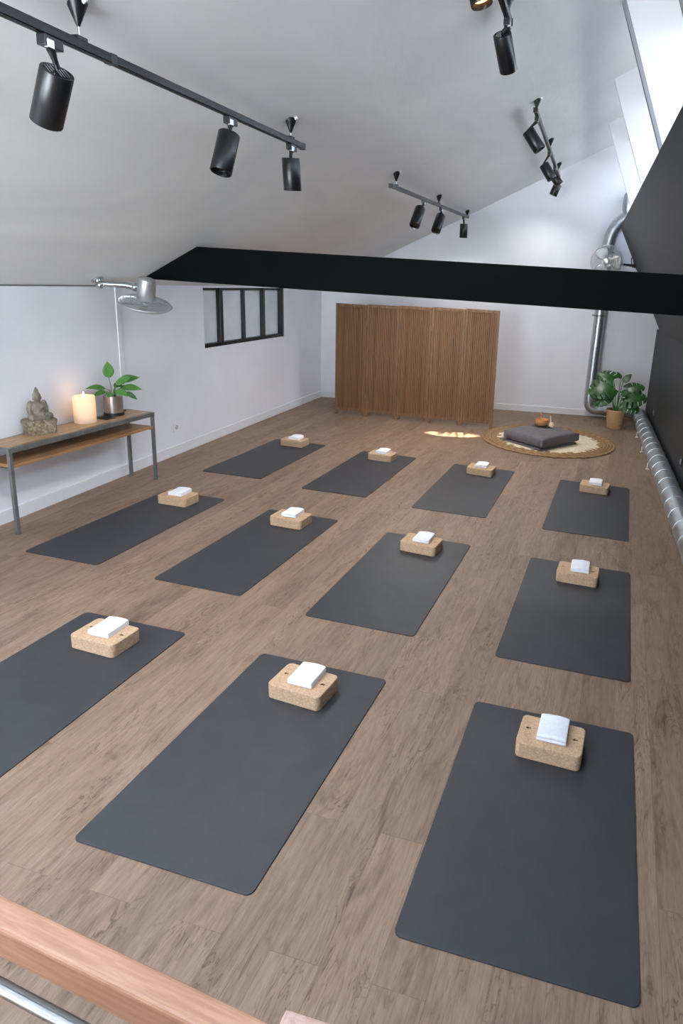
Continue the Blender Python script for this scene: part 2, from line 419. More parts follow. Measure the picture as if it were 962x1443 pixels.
# dark right wall: knee wall and the boarded slope above it, which stops short of the far wall
k = MB(); PE = 11.7
k.prism([(1.255, 0), (1.28, 1.675), (1.55, 1.675), (1.55, 0)], 'y', Y0, Y1)
k.prism([(1.279, 1.675), (0.425, 3.36), (0.49, 3.40), (1.40, 1.675)], 'y', Y0, PE)
k.prism([(1.40, 1.675), (0.95, 3.55), (1.25, 3.55), (1.7, 1.675)], 'y', Y0, Y1)
struct(k.build('wall_right', M['boards']))
struct(MB().box((-1.7, -0.85, 0), (1.25, -0.75, 3.75)).build('light_block_wall', M['wall']))  # unseen wall added to shield the handrail from back window light
M['shadowgap'] = mat('painted_shadow_gap', '#6c6c6c', 0.6)[0]
struct(MB().box((XL, Y0, 2.052), (XL+0.006, 6.6, 2.066)).build('trim_9', M['shadowgap']))  # dark strip paints the shadow line where wall meets ceiling
# baseboards
struct(MB().box((XL, Y0, 0), (XL+0.016, 11.48, 0.12)).build('baseboard_left', M['white'], bevel=0.003))
struct(far_prism([(XL, 0), (1.25, 0), (1.25, 0.115), (XL, 0.115)], -0.016, 0.0, 'baseboard_far', M['white'], 0.003))
M['gapgrey'] = mat('grey_lining_strip', '#8f9094', 0.5)[0]
# unseen slab added outside, keeps bright ground light off the ceiling
M['blocker'] = noisy('blocker_grey', [(0.3, '#a4a5a8'), (0.7, '#b2b3b6')], 3, rough=0.9)
struct(MB().box((1.75, Y0-6, 3.2), (16, Y1+6, 3.3)).build('ground_light_blocker', M['blocker']))
# roof windows: white fins between the bays, glazing behind them
def gx(z): return XR - 0.02 + (4.9 - z) * 0.37           # glazing line
ys = [10.3, 8.24, 6.18, 4.12, 2.06, 0.0, -2.0]
for i, y in enumerate(ys):
    f = MB(); fi = lambda z: 0.05 + 0.385 * (4.65 - z)
    f.prism([(fi(4.66), 4.655), (fi(3.45), 3.45), (gx(3.45)+0.02, 3.45), (gx(4.9), 4.9), (XR-0.02, ceil_z(XR-0.02)+0.02)], 'y', y, y + 0.055)
    struct(f.build('trim_%d' % (i+1), M['white']))
    if i in (2, 3):
        g_ = MB().prism([(fi(4.66)-0.012, 4.655), (fi(3.45)-0.012, 3.45), (fi(3.45)+0.022, 3.45), (fi(4.66)+0.022, 4.655)], 'y', y-0.012, y+0.06)
        struct(g_.build('trim_%d' % (i+10), M['gapgrey']))
edges = [Y1] + ys + [Y0]
ZT = 4.42
struct(MB().prism([(gx(ZT+0.08)-0.03, ZT+0.08), (gx(ZT+0.08)+0.06, ZT+0.08), (gx(4.95)+0.06, 4.95), (gx(4.95)-0.03, 4.95)], 'y', Y0, Y1).build('trim_8', M['white']))  # header added to keep skylight glare off the nearby ceiling
for i in range(len(edges) - 1):
    b, a = edges[i], edges[i+1] + (0.055 if i < len(edges)-2 else 0)
    n = 'window_%d' % (i + 2)
    e = struct(bpy.data.objects.new(n, None)); COL.objects.link(e); e.location = (gx(4.2), (a+b)/2, 4.2)
    fr = MB()
    def bar(z0, z1, ya, yb):
        fr.prism([(gx(z0)-0.03-gx(4.2), z0-4.2), (gx(z0)+0.03-gx(4.2), z0-4.2), (gx(z1)+0.03-gx(4.2), z1-4.2), (gx(z1)-0.03-gx(4.2), z1-4.2)], 'y', ya-(a+b)/2, yb-(a+b)/2)
    bar(3.52, 3.6, a, b); bar(ZT, ZT+0.08, a, b); bar(3.6, ZT, a, a+0.05); bar(3.6, ZT, b-0.05, b)
    fr.build('window_frame', M['white'], e)
    MB().add([(gx(3.6)-gx(4.2), a+0.05-(a+b)/2, -0.6), (gx(3.6)-gx(4.2), b-0.05-(a+b)/2, -0.6), (gx(ZT)-gx(4.2), b-0.05-(a+b)/2, ZT-4.2), (gx(ZT)-gx(4.2), a+0.05-(a+b)/2, ZT-4.2)], [(0, 1, 2, 3)]).build('window_pane', M['dimglass'], e)
e = struct(bpy.data.objects.new('window_11', None)); COL.objects.link(e); e.location = (0, Y0-0.1, 0)  # back window added out of view to brighten the room
fr = MB()
for x in [BX0 + (BX1-BX0)*i/4 for i in range(5)]: fr.box((x-0.035, -0.04, BZ0), (x+0.035, 0.04, BZ1))
for z in (BZ0, BZ1): fr.box((BX0, -0.04, z-0.035), (BX1, 0.04, z+0.035))
fr.build('window_frame', M['frameblack'], e)
for i in range(4):
    a, b = BX0 + (BX1-BX0)*i/4 + 0.035, BX0 + (BX1-BX0)*(i+1)/4 - 0.035
    MB().box((a, -0.006, BZ0+0.035), (b, 0.006, BZ1-0.035)).build('window_pane', M['skyglass'], e)
e = struct(bpy.data.objects.new('window_12', None)); COL.objects.link(e)  # added roof window, out of view, gives light from above
fr = MB(); up = lambda x, d=0.06: ceil_z(x) + d
for x in (RX0+0.03, (RX0+RX1)/2, RX1-0.03): fr.prism([(x-0.03, up(x-0.03)), (x+0.03, up(x+0.03)), (x+0.03, up(x+0.03)+0.07), (x-0.03, up(x-0.03)+0.07)], 'y', RY0, RY1)
fr.build('window_frame', M['white'], e)
for a, b in ((RX0+0.06, (RX0+RX1)/2-0.03), ((RX0+RX1)/2+0.03, RX1-0.06)):
    MB().prism([(a, up(a, 0.08)), (b, up(b, 0.08)), (b, up(b, 0.09)), (a, up(a, 0.09))], 'y', RY0, RY1).build('window_pane', M['skyglass'], e)
# interior window in the left wall
e = struct(bpy.data.objects.new('window_1', None)); COL.objects.link(e); e.location = (XL, WY0, WZ0)
H_ = 2.045 - WZ0; WL = WY1 - WY0
fr = MB(); d0, d1 = -0.10, -0.05
fr.box((d0, 0, 0), (d1+0.03, WL, 0.05)); fr.box((d0, 0, H_-0.035), (d1, WL, H_)); fr.box((d0, 0, 0), (d1, 0.05, H_)); fr.box((d0, WL-0.06, 0), (d1+0.04, WL, H_))
fr.box((d0, 0.44, 0), (d1+0.025, 0.51, H_)); fr.box((d0, 1.08, 0), (d1+0.01, 1.125, H_)); fr.box((d0, 1.645, 0), (d1+0.03, 1.69, H_))
fr.build('window_frame', M['frameblack'], e, bevel=0.004)
for a, b in ((0.05, 0.44), (0.51, 1.08), (1.125, 1.645), (1.69, WL-0.06)):
    MB().box((-0.096, a, 0.05), (-0.088, b, H_-0.035)).build('window_pane', M['winglass'], e)

# tie beam across the room
ba = math.radians(-2.74); BY = 6.29
b = MB(); T = Matrix.Translation((-4.75, BY, 0)) @ Matrix.Rotation(ba, 4, 'Z')
b.prism([(-0.02, 2.146), (6.12, 2.118), (6.12, 2.468), (0.68, 2.505)], 'y', 0, 0.16, T)
o = struct(b.build('roof_beam', M['beam'], bevel=0.004))
tag(o, 'long black tie beam crossing the whole room under the sloped ceiling', 'beam')

# ------------------------------------------------------------------ yoga mats, cork blocks, towels
def rounded_rect(w, l, r, n=5):
    out = []
    for cx_, cy_, a0 in ((w/2-r, l/2-r, 0), (-w/2+r, l/2-r, PI/2), (-w/2+r, -l/2+r, PI), (w/2-r, -l/2+r, 3*PI/2)):
        for i in range(n+1):
            a = a0 + PI/2*i/n; out.append((cx_ + r*math.cos(a), cy_ + r*math.sin(a)))
    return out

MATS = [  # x, y, rot deg, width, length, label
 (0.007, 2.426, -2.70, 0.866, 1.393, 'charcoal yoga mat nearest the camera on the right, largest in view'),
 (-1.385, 2.503, -3.57, 0.823, 1.431, 'charcoal yoga mat in the middle of the front row, beyond the wooden handrail'),
 (-2.757, 2.487, -3.42, 0.783, 1.70, 'charcoal yoga mat in the front row running out of the left edge of the picture'),
 (-3.833, 4.836, -3.48, 0.706, 1.678, 'charcoal yoga mat in the middle row, right in front of the console table'),
 (-2.566, 4.699, -3.97, 0.747, 1.636, 'charcoal yoga mat in the middle row, second from the console table'),
 (-1.255, 4.525, -3.39, 0.801, 1.623, 'charcoal yoga mat in the middle row, third from the console table'),
 (0.115, 4.394, -3.37, 0.843, 1.604, 'charcoal yoga mat at the right end of the middle row'),
 (-3.77, 7.251, -2.96, 0.762, 1.694, 'charcoal yoga mat at the left end of the far row, closest to the wall window'),
 (-2.446, 7.096, -3.40, 0.767, 1.738, 'charcoal yoga mat in the far row, second from the window wall'),
 (-1.134, 6.94, -3.27, 0.792, 1.777, 'charcoal yoga mat in the far row, third from the window wall'),
 (0.253, 6.774, -3.59, 0.83, 1.739, 'charcoal yoga mat at the right end of the far row, nearest the metal duct'),
]
MT = 0.006
for x, y, r, w_, l_, lab in MATS:
    o = MB().prism(rounded_rect(w_, l_, 0.03), 'z', 0, MT).build('yoga_mat', M['mat'], bevel=0.0015)
    o.location = (x, y, 0); o.rotation_euler = (0, 0, math.radians(r))
    tag(o, lab, 'yoga mat', 'charcoal yoga mats in three rows')

WHERE = ['on the mat nearest the camera on the right', 'on the middle mat of the front row', 'on the front-row mat cut off by the left picture edge',
 'on the middle-row mat beside the console table', 'on the middle-row mat second from the console table', 'on the middle-row mat third from the console table', 'on the right-end mat of the middle row',
 'on the far-row mat below the wall window', 'on the far-row mat second from the window wall', 'on the far-row mat third from the window wall', 'on the right-end mat of the far row']
# block base corners seen in the photograph: front-left corner of the base
BLK = [(-0.126, 2.768), (-1.516, 2.86), (-2.873, 2.975), (-3.97, 5.322), (-2.689, 5.165), (-1.381, 4.995), (-0.021, 4.815), (-3.90, 7.822), (-2.579, 7.611), (-1.251, 7.473), (0.131, 7.272)]
BW, BD, BH = 0.328, 0.225, 0.085
BROT = [-5.5, -8, -6, -4, -5, -7.5, -5, -3.5, -6, -8, -8]
def make_block():
    t = thing('cork_block', 'tan cork block ' + WHERE[0], 'yoga block', group='cork blocks at the head of the mats')
    m = MB().prism(rounded_rect(BW, BD, 0.028, 6), 'z', 0, BH)
    body = m.build('block_body', M['cork'], t, smooth=40, bevel=0.0045, bseg=3)
    cut = MB()
    for sx, y in ((-0.118, 0.012), (0.122, 0.006)):
        cut.tube([(sx-0.006, y, BH-0.02), (sx-0.006, y, BH+0.02)], 0.0085, 14)
        cut.tube([(sx+0.006, y, BH-0.02), (sx+0.006, y, BH+0.02)], 0.006, 14)
    c = cut.build('cutter', M['hole'])
    md = body.modifiers.new('b', 'BOOLEAN'); md.operation = 'DIFFERENCE'; md.object = c; md.solver = 'EXACT'
    md.use_self = True
    baked(body); bpy.data.objects.remove(c)
    bm = bmesh.new(); bm.from_mesh(body.data)
    for f_ in bm.faces: f_.smooth = len(f_.verts) <= 4 and f_.calc_area() < 0.004
    for e_ in bm.edges: e_.smooth = len(e_.link_faces) == 2 and e_.calc_face_angle(0) < 0.6 and all(len(f_.verts) <= 4 for f_ in e_.link_faces)
    bm.to_mesh(body.data); bm.free()
    for sx, y in ((-0.118, 0.012), (0.122, 0.006)):
        h = MB().tube([(sx-0.006, y, BH-0.0195), (sx-0.006, y, BH-0.004)], 0.0083, 14)
        h.tube([(sx+0.006, y, BH-0.0195), (sx+0.006, y, BH-0.004)], 0.0058, 14)
        h.build('peg_hole_shade', M['hole'], t)  # dark plug stands in for the shade inside the hole
    return t

def make_towel():
    """a small towel folded in four: two thick layers with a soft fold at the front"""
    W, D, Ht = 0.146, 0.178, 0.037
    bm = bmesh.new(); nx, ny = 14, 16
    def top(u, v):   # u,v in -1..1
        e = max(abs(u), abs(v)); k = (1 - min(1, abs(u))**8) * (1 - min(1, abs(v))**8)
        return k
    vs = []; fs = []
    prof = []       # cross-section in (y, z): stacked layers with rounded fold ends
    L = 2; h = Ht / L
    # closed loop: front side goes up with a bulge per layer, back side down with bulges
    for l in range(L):
        for i in range(7):
            a = -PI/2 + PI*i/6; prof.append((-D/2 - 0.006*math.cos(a) + 0.006, h*l + h/2 + h/2*math.sin(a)*0.985))
    for i in range(1, 10): prof.append((-D/2 + D*i/10, Ht - 0.0025*math.sin(PI*i/10)))
    for l in range(L-1, -1, -1):
        for i in range(7):
            a = PI/2 - PI*i/6; prof.append((D/2 + 0.006*math.cos(a) - 0.006, h*l + h/2 + h/2*math.sin(a)*0.985))
    for i in range(9, 0, -1): prof.append((-D/2 + D*i/10, 0.0))
    n = len(prof); sec = 18
    for s in range(sec + 1):
        u = -1 + 2*s/sec; x = W/2*u
        r = max(0.0, abs(u) - 0.86) / 0.14
        for (y, z) in prof:
            p = noise.noise(V((x*18, y*18, z*30 + 4)))
            zc = Ht/2; sq = 1 - 0.16*r*r
            lift = 0.004 * math.sin(x*30 + 1.0) * (z/Ht) + 0.003*p*(z/Ht)
            vs.append((x + 0.0015*p, y*(1-0.02*r*r) + 0.0025*p*(1 if z > 0.002 else 0), (zc + (z-zc)*sq if z > 0.001 else zc*(1-sq)*0.4) + lift*(1 if z > 0.002 else 0)))
    for s in range(sec):
        for i in range(n):
            j = (i+1) % n; fs.append((s*n+i, s*n+j, (s+1)*n+j, (s+1)*n+i))
    fs.append(tuple(range(n))); fs.append(tuple(range(sec*n + n - 1, sec*n - 1, -1)))
    return MB().add(vs, fs).build('towel', M['towel'], smooth=55)

blk0 = make_block(); tw0 = make_towel()
TROT = [-4.5, -5, -3, -1, -3, -5, -2, -2, -4, -5, -5]
TOFF = [(0.005, 0.022), (0.008, 0.024), (0.004, 0.024), (0.0, 0.024), (0.005, 0.024), (0.01, 0.022), (0.012, 0.022), (0.005, 0.02), (0.0, 0.02), (0.0, 0.02), (0.005, 0.02)]
for i, ((bx_, by_), r) in enumerate(zip(BLK, BROT)):
    a = math.radians(r); c, s = math.cos(a), math.sin(a)
    hx, hy = BW/2 - 0.006, BD/2 - 0.004
    cx_, cy_ = bx_ + hx*c - hy*s, by_ + hx*s + hy*c
    lab = 'tan cork block ' + WHERE[i]
    if i == 0: blk0.location = (cx_, cy_, MT); blk0.rotation_euler = (0, 0, a)
    else: dup(blk0, (cx_, cy_, MT), a, lab)
    ox, oy = TOFF[i]; a2 = math.radians(TROT[i])
    tp = (cx_ + ox*c - oy*s, cy_ + ox*s + oy*c, MT + BH)
    tl = 'white towel ' + WHERE[i].replace('on the', 'on the block of the', 1)
    if i == 0:
        tw0.location = tp; tw0.rotation_euler = (0, 0, a2); tag(tw0, tl, 'towel', 'folded white towels on cork blocks')
    else: dup(tw0, tp, a2, tl)

# ------------------------------------------------------------------ folding screen
sc_ = thing('folding_screen', 'five-panel walnut slatted folding screen standing before the far wall', 'screen', (-2.68, 10.12, 0))
pw = 0.5435; zig = [0.010, 0.0, 0.012, 0.0, 0.016, 0.0]
xs = [-1.357 + pw*i for i in range(6)]
Hs = [1.855, 1.868, 1.880, 1.890, 1.90]
for i in range(5):
    x0, x1 = xs[i], xs[i+1]; y0, y1 = zig[i], zig[i+1]
    ln = math.hypot(x1-x0, y1-y0); T = Matrix.Translation((x0, y0, 0)) @ Matrix.Rotation(math.atan2(y1-y0, x1-x0), 4, 'Z')
    h = Hs[i]; g = 0.002; fwid = 0.042; zb = 0.075
    f = MB()
    f.box((g, -0.018, 0), (g+fwid, 0.018, h)); f.box((ln-g-fwid, -0.018, 0), (ln-g, 0.018, h))
    f.box((g+fwid, -0.018, h-0.05), (ln-g-fwid, 0.018, h)); f.box((g+fwid, -0.018, zb), (ln-g-fwid, 0.018, zb+0.05))
    p = f.build('screen_panel', M['screenframe'], sc_, bevel=0.003, loc=None); p.matrix_local = T
    s_ = MB(); n = 14; wi = (ln - 2*g - 2*fwid) / n
    s_.box((g+fwid-0.005, 0.004, zb+0.045), (ln-g-fwid+0.005, 0.009, h-0.045))
    for q in range(n):
        s_.box((g+fwid+q*wi+0.004, -0.012, zb+0.045), (g+fwid+(q+1)*wi-0.004, 0.005, h-0.045))
    s_.build('slats', M['screen'], p)
    if i < 4:
        for z in (0.35, 0.95, 1.55):
            MB().tube([(ln, -0.019, z-0.04), (ln, -0.019, z+0.04)], 0.004, 8).build('hinge', M['steel'], p)

# ------------------------------------------------------------------ console table
TH = 0.758; TW = 0.35; TLn = 1.72
tb = thing('console_table', 'narrow console table with oak top, under-shelf and grey steel legs against left wall', 'table', (-4.665, 5.14, 0), math.radians(-3.2))
lw = 0.034
def tbx(x0, y0, z0, x1, y1, z1): return (x0, y0, z0), (x1, y1, z1)
fr = MB()
for sx in (-1, 1):
    fr.box(*tbx(min(sx*TW/2, sx*(TW/2-lw)), -TLn/2, TH-0.042, max(sx*TW/2, sx*(TW/2-lw)), TLn/2, TH))
for sy in (-1, 1):
    fr.box(*tbx(-TW/2+lw, min(sy*TLn/2, sy*(TLn/2-lw)), TH-0.042, TW/2-lw, max(sy*TLn/2, sy*(TLn/2-lw)), TH))
fr.build('top_frame', M['steel'], tb, bevel=0.002)
MB().box((-TW/2+lw, -TLn/2+lw, TH-0.03), (TW/2-lw, TLn/2-lw, TH+0.003)).build('table_top', M['tabletop'], tb, bevel=0.001)
for sx in (-1, 1):
    for sy in (-1, 1):
        xa, ya = sx*(TW/2-lw/2), sy*(TLn/2-lw/2)
        l = MB(); q = lw/2 - 0.002; l.box((xa-q, ya-q, 0), (xa+q, ya+q, TH-0.04)); l.build('leg', M['steel'], tb, bevel=0.002)
sh = MB().box((-TW/2+0.002, -TLn/2+0.036, 0.585), (TW/2-0.002, TLn/2-0.036, 0.612)).build('under_shelf', M['shelf'], tb, bevel=0.002)
for sy in (-1, 1):
    MB().box((-TW/2+lw, sy*(TLn/2-lw/2)-0.012, 0.565), (TW/2-lw, sy*(TLn/2-lw/2)+0.012, 0.585)).build('shelf_support', M['steel'], tb)
TT = TH + 0.003

# seated stone statue
st = thing('seated_statue', 'weathered stone seated statue on the left end of the console table', 'statue', (-4.735, 4.80, TT), math.radians(-28))
st.scale = (0.98, 0.98, 0.98)
base = MB(); poly = rounded_rect(0.18, 0.25, 0.03, 4)
n = len(poly); vs = []; fs = []
lv = [(0, 0.93), (0.02, 0.97), (0.05, 0.95), (0.085, 0.97), (0.11, 1.04), (0.128, 1.03), (0.135, 0.97)]
for z, s in lv:
    for (x, y) in poly:
        p = noise.noise(V((x*30, y*30, z*30)))*0.006; vs.append((x*s+p, y*s+p, z))
for a in range(len(lv)-1):
    for i in range(n): fs.append((a*n+i, a*n+(i+1) % n, (a+1)*n+(i+1) % n, (a+1)*n+i))
fs.append(tuple(range(n))[::-1]); fs.append(tuple(range((len(lv)-1)*n, len(lv)*n)))
base.add(vs, fs).build('plinth', M['rough_stone'], st, smooth=60)
g = MB()   # faces local +x
g.ball((-0.01, 0, 0.205), (0.055, 0.07, 0.085)); g.ball((-0.012, 0, 0.255), (0.048, 0.075, 0.04))
g.ball((0.0, 0, 0.155), (0.07, 0.09, 0.035))
for s in (-1, 1):
    g.tube([(0.0, s*0.05, 0.155), (0.05, s*0.10, 0.158), (0.075, s*0.085, 0.155)], [0.036, 0.032, 0.028], 12); g.ball((0.055, s*0.10, 0.158), 0.034)
    g.tube([(0.075, s*0.09, 0.152), (0.085, 0.0, 0.148)], [0.028, 0.02], 12)
    g.ball((-0.012, s*0.07, 0.268), 0.03)
    g.tube([(-0.012, s*0.072, 0.268), (-0.012, s*0.092, 0.22), (0.015, s*0.085, 0.18), (0.05, s*(0.075 if s < 0 else 0.02), 0.168)], [0.029, 0.026, 0.021, 0.015], 12)
g.tube([(-0.008, 0, 0.26), (0.0, 0, 0.31)], 0.026, 12)
g.ball((0.004, 0, 0.325), (0.042, 0.04, 0.046)); g.ball((-0.008, 0, 0.337), (0.042, 0.043, 0.038)); g.ball((-0.008, 0, 0.378), (0.025, 0.026, 0.026)); g.ball((-0.008, 0, 0.40), (0.012, 0.012, 0.018))
g.ball((0.044, 0, 0.32), (0.008, 0.007, 0.012))
for s in (-1, 1): g.ball((-0.002, s*0.042, 0.318), (0.008, 0.006, 0.02))
g.tube([(0.03, 0.05, 0.25), (0.045, 0.0, 0.215), (0.03, -0.04, 0.17)], 0.012, 8)
fig = g.build('figure', M['stone'], st)
md = fig.modifiers.new('r', 'REMESH'); md.mode = 'VOXEL'; md.voxel_size = 0.005; md.use_smooth_shade = True
fig.scale = (0.95, 0.77, 1.03)
m2 = fig.modifiers.new('s', 'SMOOTH'); m2.factor = 0.5; m2.iterations = 3
baked(fig)

# lit candle
cd = thing('pillar_candle', 'lit thick cream pillar candle glowing on the console table', 'candle', (-4.70, 5.305, TT))
R_ = 0.098; Hc = 0.265
MB().lathe([(0, 0), (R_-0.004, 0), (R_, 0.006), (R_, Hc-0.012), (R_-0.006, Hc), (R_-0.014, Hc-0.004), (R_-0.02, Hc-0.05), (R_-0.024, 0.03), (0, 0.03)], 40).build('wax', M['wax'], cd, smooth=40)
MB().tube([(0, 0, 0.03), (0.002, 0, Hc-0.05), (0.004, 0.002, Hc-0.035)], 0.0028, 8).build('wick', M['wick'], cd)
def flame(z, s): return [(0, z), (0.006*s, z+0.006*s), (0.009*s, z+0.016*s), (0.006*s, z+0.034*s), (0.002*s, z+0.052*s), (0, z+0.06*s)]
MB().lathe(flame(Hc-0.03, 1.25), 16).build('flame', M['flame'], cd, smooth=60)
def light(kind, name, loc, energy, color, **kw):
    d = bpy.data.lights.new(name, kind); d.energy = energy; d.color = color
    for k_, v_ in kw.items(): setattr(d, k_, v_)
    o = bpy.data.objects.new(name, d); COL.objects.link(o); o.location = loc
    return o
light('POINT', 'candle_light', (-4.70, 5.305, TT+0.17), 0.5, (1, 0.86, 0.62), shadow_soft_size=0.02)

# ------------------------------------------------------------------ plants
def leaf_mesh(mb, base, direction, up, L, W, droop=0.3, fold=0.15, split=False, heart=0.0, nl=16, na=4, wav=0.0):
    d = V(direction).normalized(); u = V(up); side = d.cross(u).normalized(); u = side.cross(d).normalized()
    if split: nl, na = 40, 9
    vs = []; keep = {}
    def width(t):
        if split: return W/2 * (0.22 + 0.78*math.sin(PI*min(1, (t*0.93+0.07))**0.62)) * (1 if t < 0.97 else 0.5) if t > 0 else W*0.33
        return W/2 * (math.sin(PI * (t**0.75)) ** 0.9) if 0 < t < 1 else 0.0015
    for i in range(nl + 1):
        t = i/nl
        c = V(base) + d*(L*t*(1-0.12*droop*t)) - u*(L*droop*t*t*0.55)
        wt = width(t)
        for j in range(-na, na+1):
            s = j/na
            back = heart*L*(abs(s)**1.5)*(1-t)**2 * -1
            p = c + side*(wt*s) + u*(fold*wt*abs(s) - 0.35*wt*s*s*(1 if split else 0.3) + wav*math.sin(t*14+j)*0.01) + d*(back + (0.22*L*abs(s)*t*(1-t) if split else 0))
            vs.append(p)
    fs = []; row = 2*na+1
    for i in range(nl):
        for j in range(row-1):
            s = abs((j + 0.5 - na)/na); t = (i+0.5)/nl
            if split and s > 0.42 and 0.14 < t < 0.95:
                ph = (t*5.0 + (0.2 if j < na else 0.0)) % 1.0
                if ph > 0.80: continue
            fs.append((i*row+j, i*row+j+1, (i+1)*row+j+1, (i+1)*row+j))
    mb.add(vs, fs)
def leaf_part(parent, name, m, *a, **k):
    mb = MB(); leaf_mesh(mb, *a, **k); o = mb.build(name, m, parent, smooth=70)
    md = o.modifiers.new('t', 'SOLIDIFY'); md.thickness = 0.0015; md.offset = 0
    return baked(o)

pl = thing('potted_peace_lily', 'leafy green plant in a shiny tin pot on the console table', 'plant', (-4.70, 5.70, TT), 0)
MB().lathe([(0, 0.022), (0.085, 0.022), (0.088, 0.04), (0.092, 0.205), (0.088, 0.208), (0.082, 0.2), (0.08, 0.17), (0, 0.17)], 36).build('pot', M['potmetal'], pl, smooth=35)
MB().lathe([(0, 0), (0.093, 0), (0.096, 0.004), (0.094, 0.03), (0.086, 0.03), (0.086, 0.022), (0, 0.022)], 36).build('pot_base', M['darkplastic'], pl, smooth=35)
MB().lathe([(0, 0.186), (0.05, 0.187), (0.081, 0.18), (0.081, 0.165), (0, 0.165)], 24).build('soil', M['soil'], pl)
# leaves: azimuth (deg), reach, height, length, width
rv = [( -128, 0.05, 0.37, 0.17, 0.085, 75), (-160, 0.12, 0.27, 0.20, 0.06, 5), (-110, 0.13, 0.24, 0.15, 0.05, -12), (40, 0.10, 0.33, 0.2, 0.08, 8), (20, 0.14, 0.27, 0.19, 0.07, -8),
      (70, 0.12, 0.25, 0.19, 0.065, -14), (-20, 0.10, 0.25, 0.17, 0.07, -15), (55, 0.17, 0.2, 0.16, 0.06, -35), (10, 0.06, 0.3, 0.17, 0.07, 25), (100, 0.10, 0.29, 0.18, 0.06, 0), (-60, 0.08, 0.22, 0.15, 0.065, -5), (150, 0.06, 0.26, 0.15, 0.06, 10)]
for az, re, h, L, W, el in rv:
    W *= 1.25; el += 14; h += 0.02
    a = math.radians(az); r0 = V((math.cos(a), math.sin(a), 0))
    if r0.x < -0.05: r0 = V((-0.05, r0.y, 0)).normalized()
    p0 = r0*0.015 + V((0, 0, 0.17)); p2 = r0*re*0.7 + V((0, 0, h)); p1 = (p0+p2)/2 - r0*re*0.15 + V((0, 0, 0.03))
    s = MB().tube([p0, p1*0.97+p0*0.03, p2], [0.004, 0.0035, 0.0025], 8).build('leaf_stem', M['stem'], pl, smooth=60)
    e_ = math.radians(el); d = r0*math.cos(e_) + V((0, 0, 1))*math.sin(e_)
    upv = V((0.42, -0.5, 0.75)) if el < 50 else V((0.7, -0.6, 0.2))
    leaf_part(s, 'leaf', M['leaf'], p2, d, upv, L, W, droop=0.55 if el < 40 else 0.1, fold=0.2)

mo = thing('potted_monstera', 'monstera plant with large split leaves in a woven tan pot by far wall', 'plant', (0.672, 11.13, 0), 0)
MB().lathe([(0, 0), (0.12, 0), (0.128, 0.012), (0.155, 0.26), (0.16, 0.29), (0.168, 0.296), (0.168, 0.325), (0.158, 0.33), (0.15, 0.322), (0.148, 0.28), (0, 0.28)], 40).build('woven_pot', M['basket'], mo, smooth=40)
MB().lathe([(0, 0.3), (0.08, 0.303), (0.149, 0.29), (0.149, 0.275), (0, 0.275)], 24).build('soil', M['soil'], mo)
ml = [  # tip of stem (relative), leaf direction, up, length, width, split
 ((-0.17, -0.02, 0.75), (-0.75, -0.25, -0.35), (-0.15, -0.85, 0.6), 0.34, 0.42, True),
 ((-0.10, 0.03, 0.83), (-0.6, 0.15, 0.25), (0.1, -0.8, 0.6), 0.28, 0.30, True),
 ((-0.20, -0.05, 0.58), (-0.55, -0.2, -0.45), (-0.2, -0.8, 0.6), 0.26, 0.28, True),
 ((0.02, 0.0, 0.86), (-0.25, 0.05, 0.45), (0.3, -0.8, 0.4), 0.14, 0.08, False),
 ((0.06, 0.02, 0.80), (0.35, 0.05, 0.45), (-0.2, -0.85, 0.4), 0.21, 0.13, False),
 ((0.15, 0.02, 0.68), (0.7, -0.1, 0.25), (0.05, -0.8, 0.6), 0.26, 0.24, True),
 ((0.12, -0.05, 0.55), (0.8, -0.15, 0.12), (0.1, -0.85, 0.6), 0.33, 0.34, True),
 ((0.10, -0.08, 0.45), (0.75, -0.2, -0.18), (0.1, -0.85, 0.6), 0.27, 0.26, True),
 ((0.05, -0.03, 0.60), (0.3, -0.3, 0.25), (0.1, -0.8, 0.6), 0.16, 0.14, False),
]
for tip, d, u, L, W, spl in ml:
    t = V(tip); p0 = V((t.x*0.15, t.y*0.3, 0.28)); mid = (p0+t)/2 + V((-t.x*0.12, 0, 0.06))
    if spl: L *= 1.12; W *= 1.15
    s = MB().tube([p0, (p0+mid)/2, mid, (mid+t)/2+V((0, 0, 0.012)), t], [0.009, 0.008, 0.007, 0.006, 0.004], 8).build('leaf_stem', M['stem'], mo, smooth=60)
    leaf_part(s, 'leaf', M['monstera'], t, d, u, L, W, droop=0.35, fold=0.1, split=spl, heart=0.25 if spl else 0.0)

# small things around the pot on the table
o = MB().prism(rounded_rect(0.16, 0.13, 0.01, 3), 'z', 0, 0.004).build('slab', M['darkplastic'], bevel=0.001); o.location = (-4.665, 5.535, TT); o.rotation_euler = (0, 0, -0.1)  # thin flat dark piece on the table top
tag(o, 'thin dark square coaster lying between the candle and the tin pot', 'slab')
o = MB(); o.box((-0.03, -0.04, 0), (0.03, 0.04, 0.014)); o.tube([(0.0, -0.02, 0.014), (0.0, -0.02, 0.022)], 0.01, 12)
o = o.build('power_adapter', M['darkplastic'], bevel=0.003); o.location = (-4.755, 5.875, TT); tag(o, 'small dark plastic box behind the tin plant pot on the table', 'adapter')

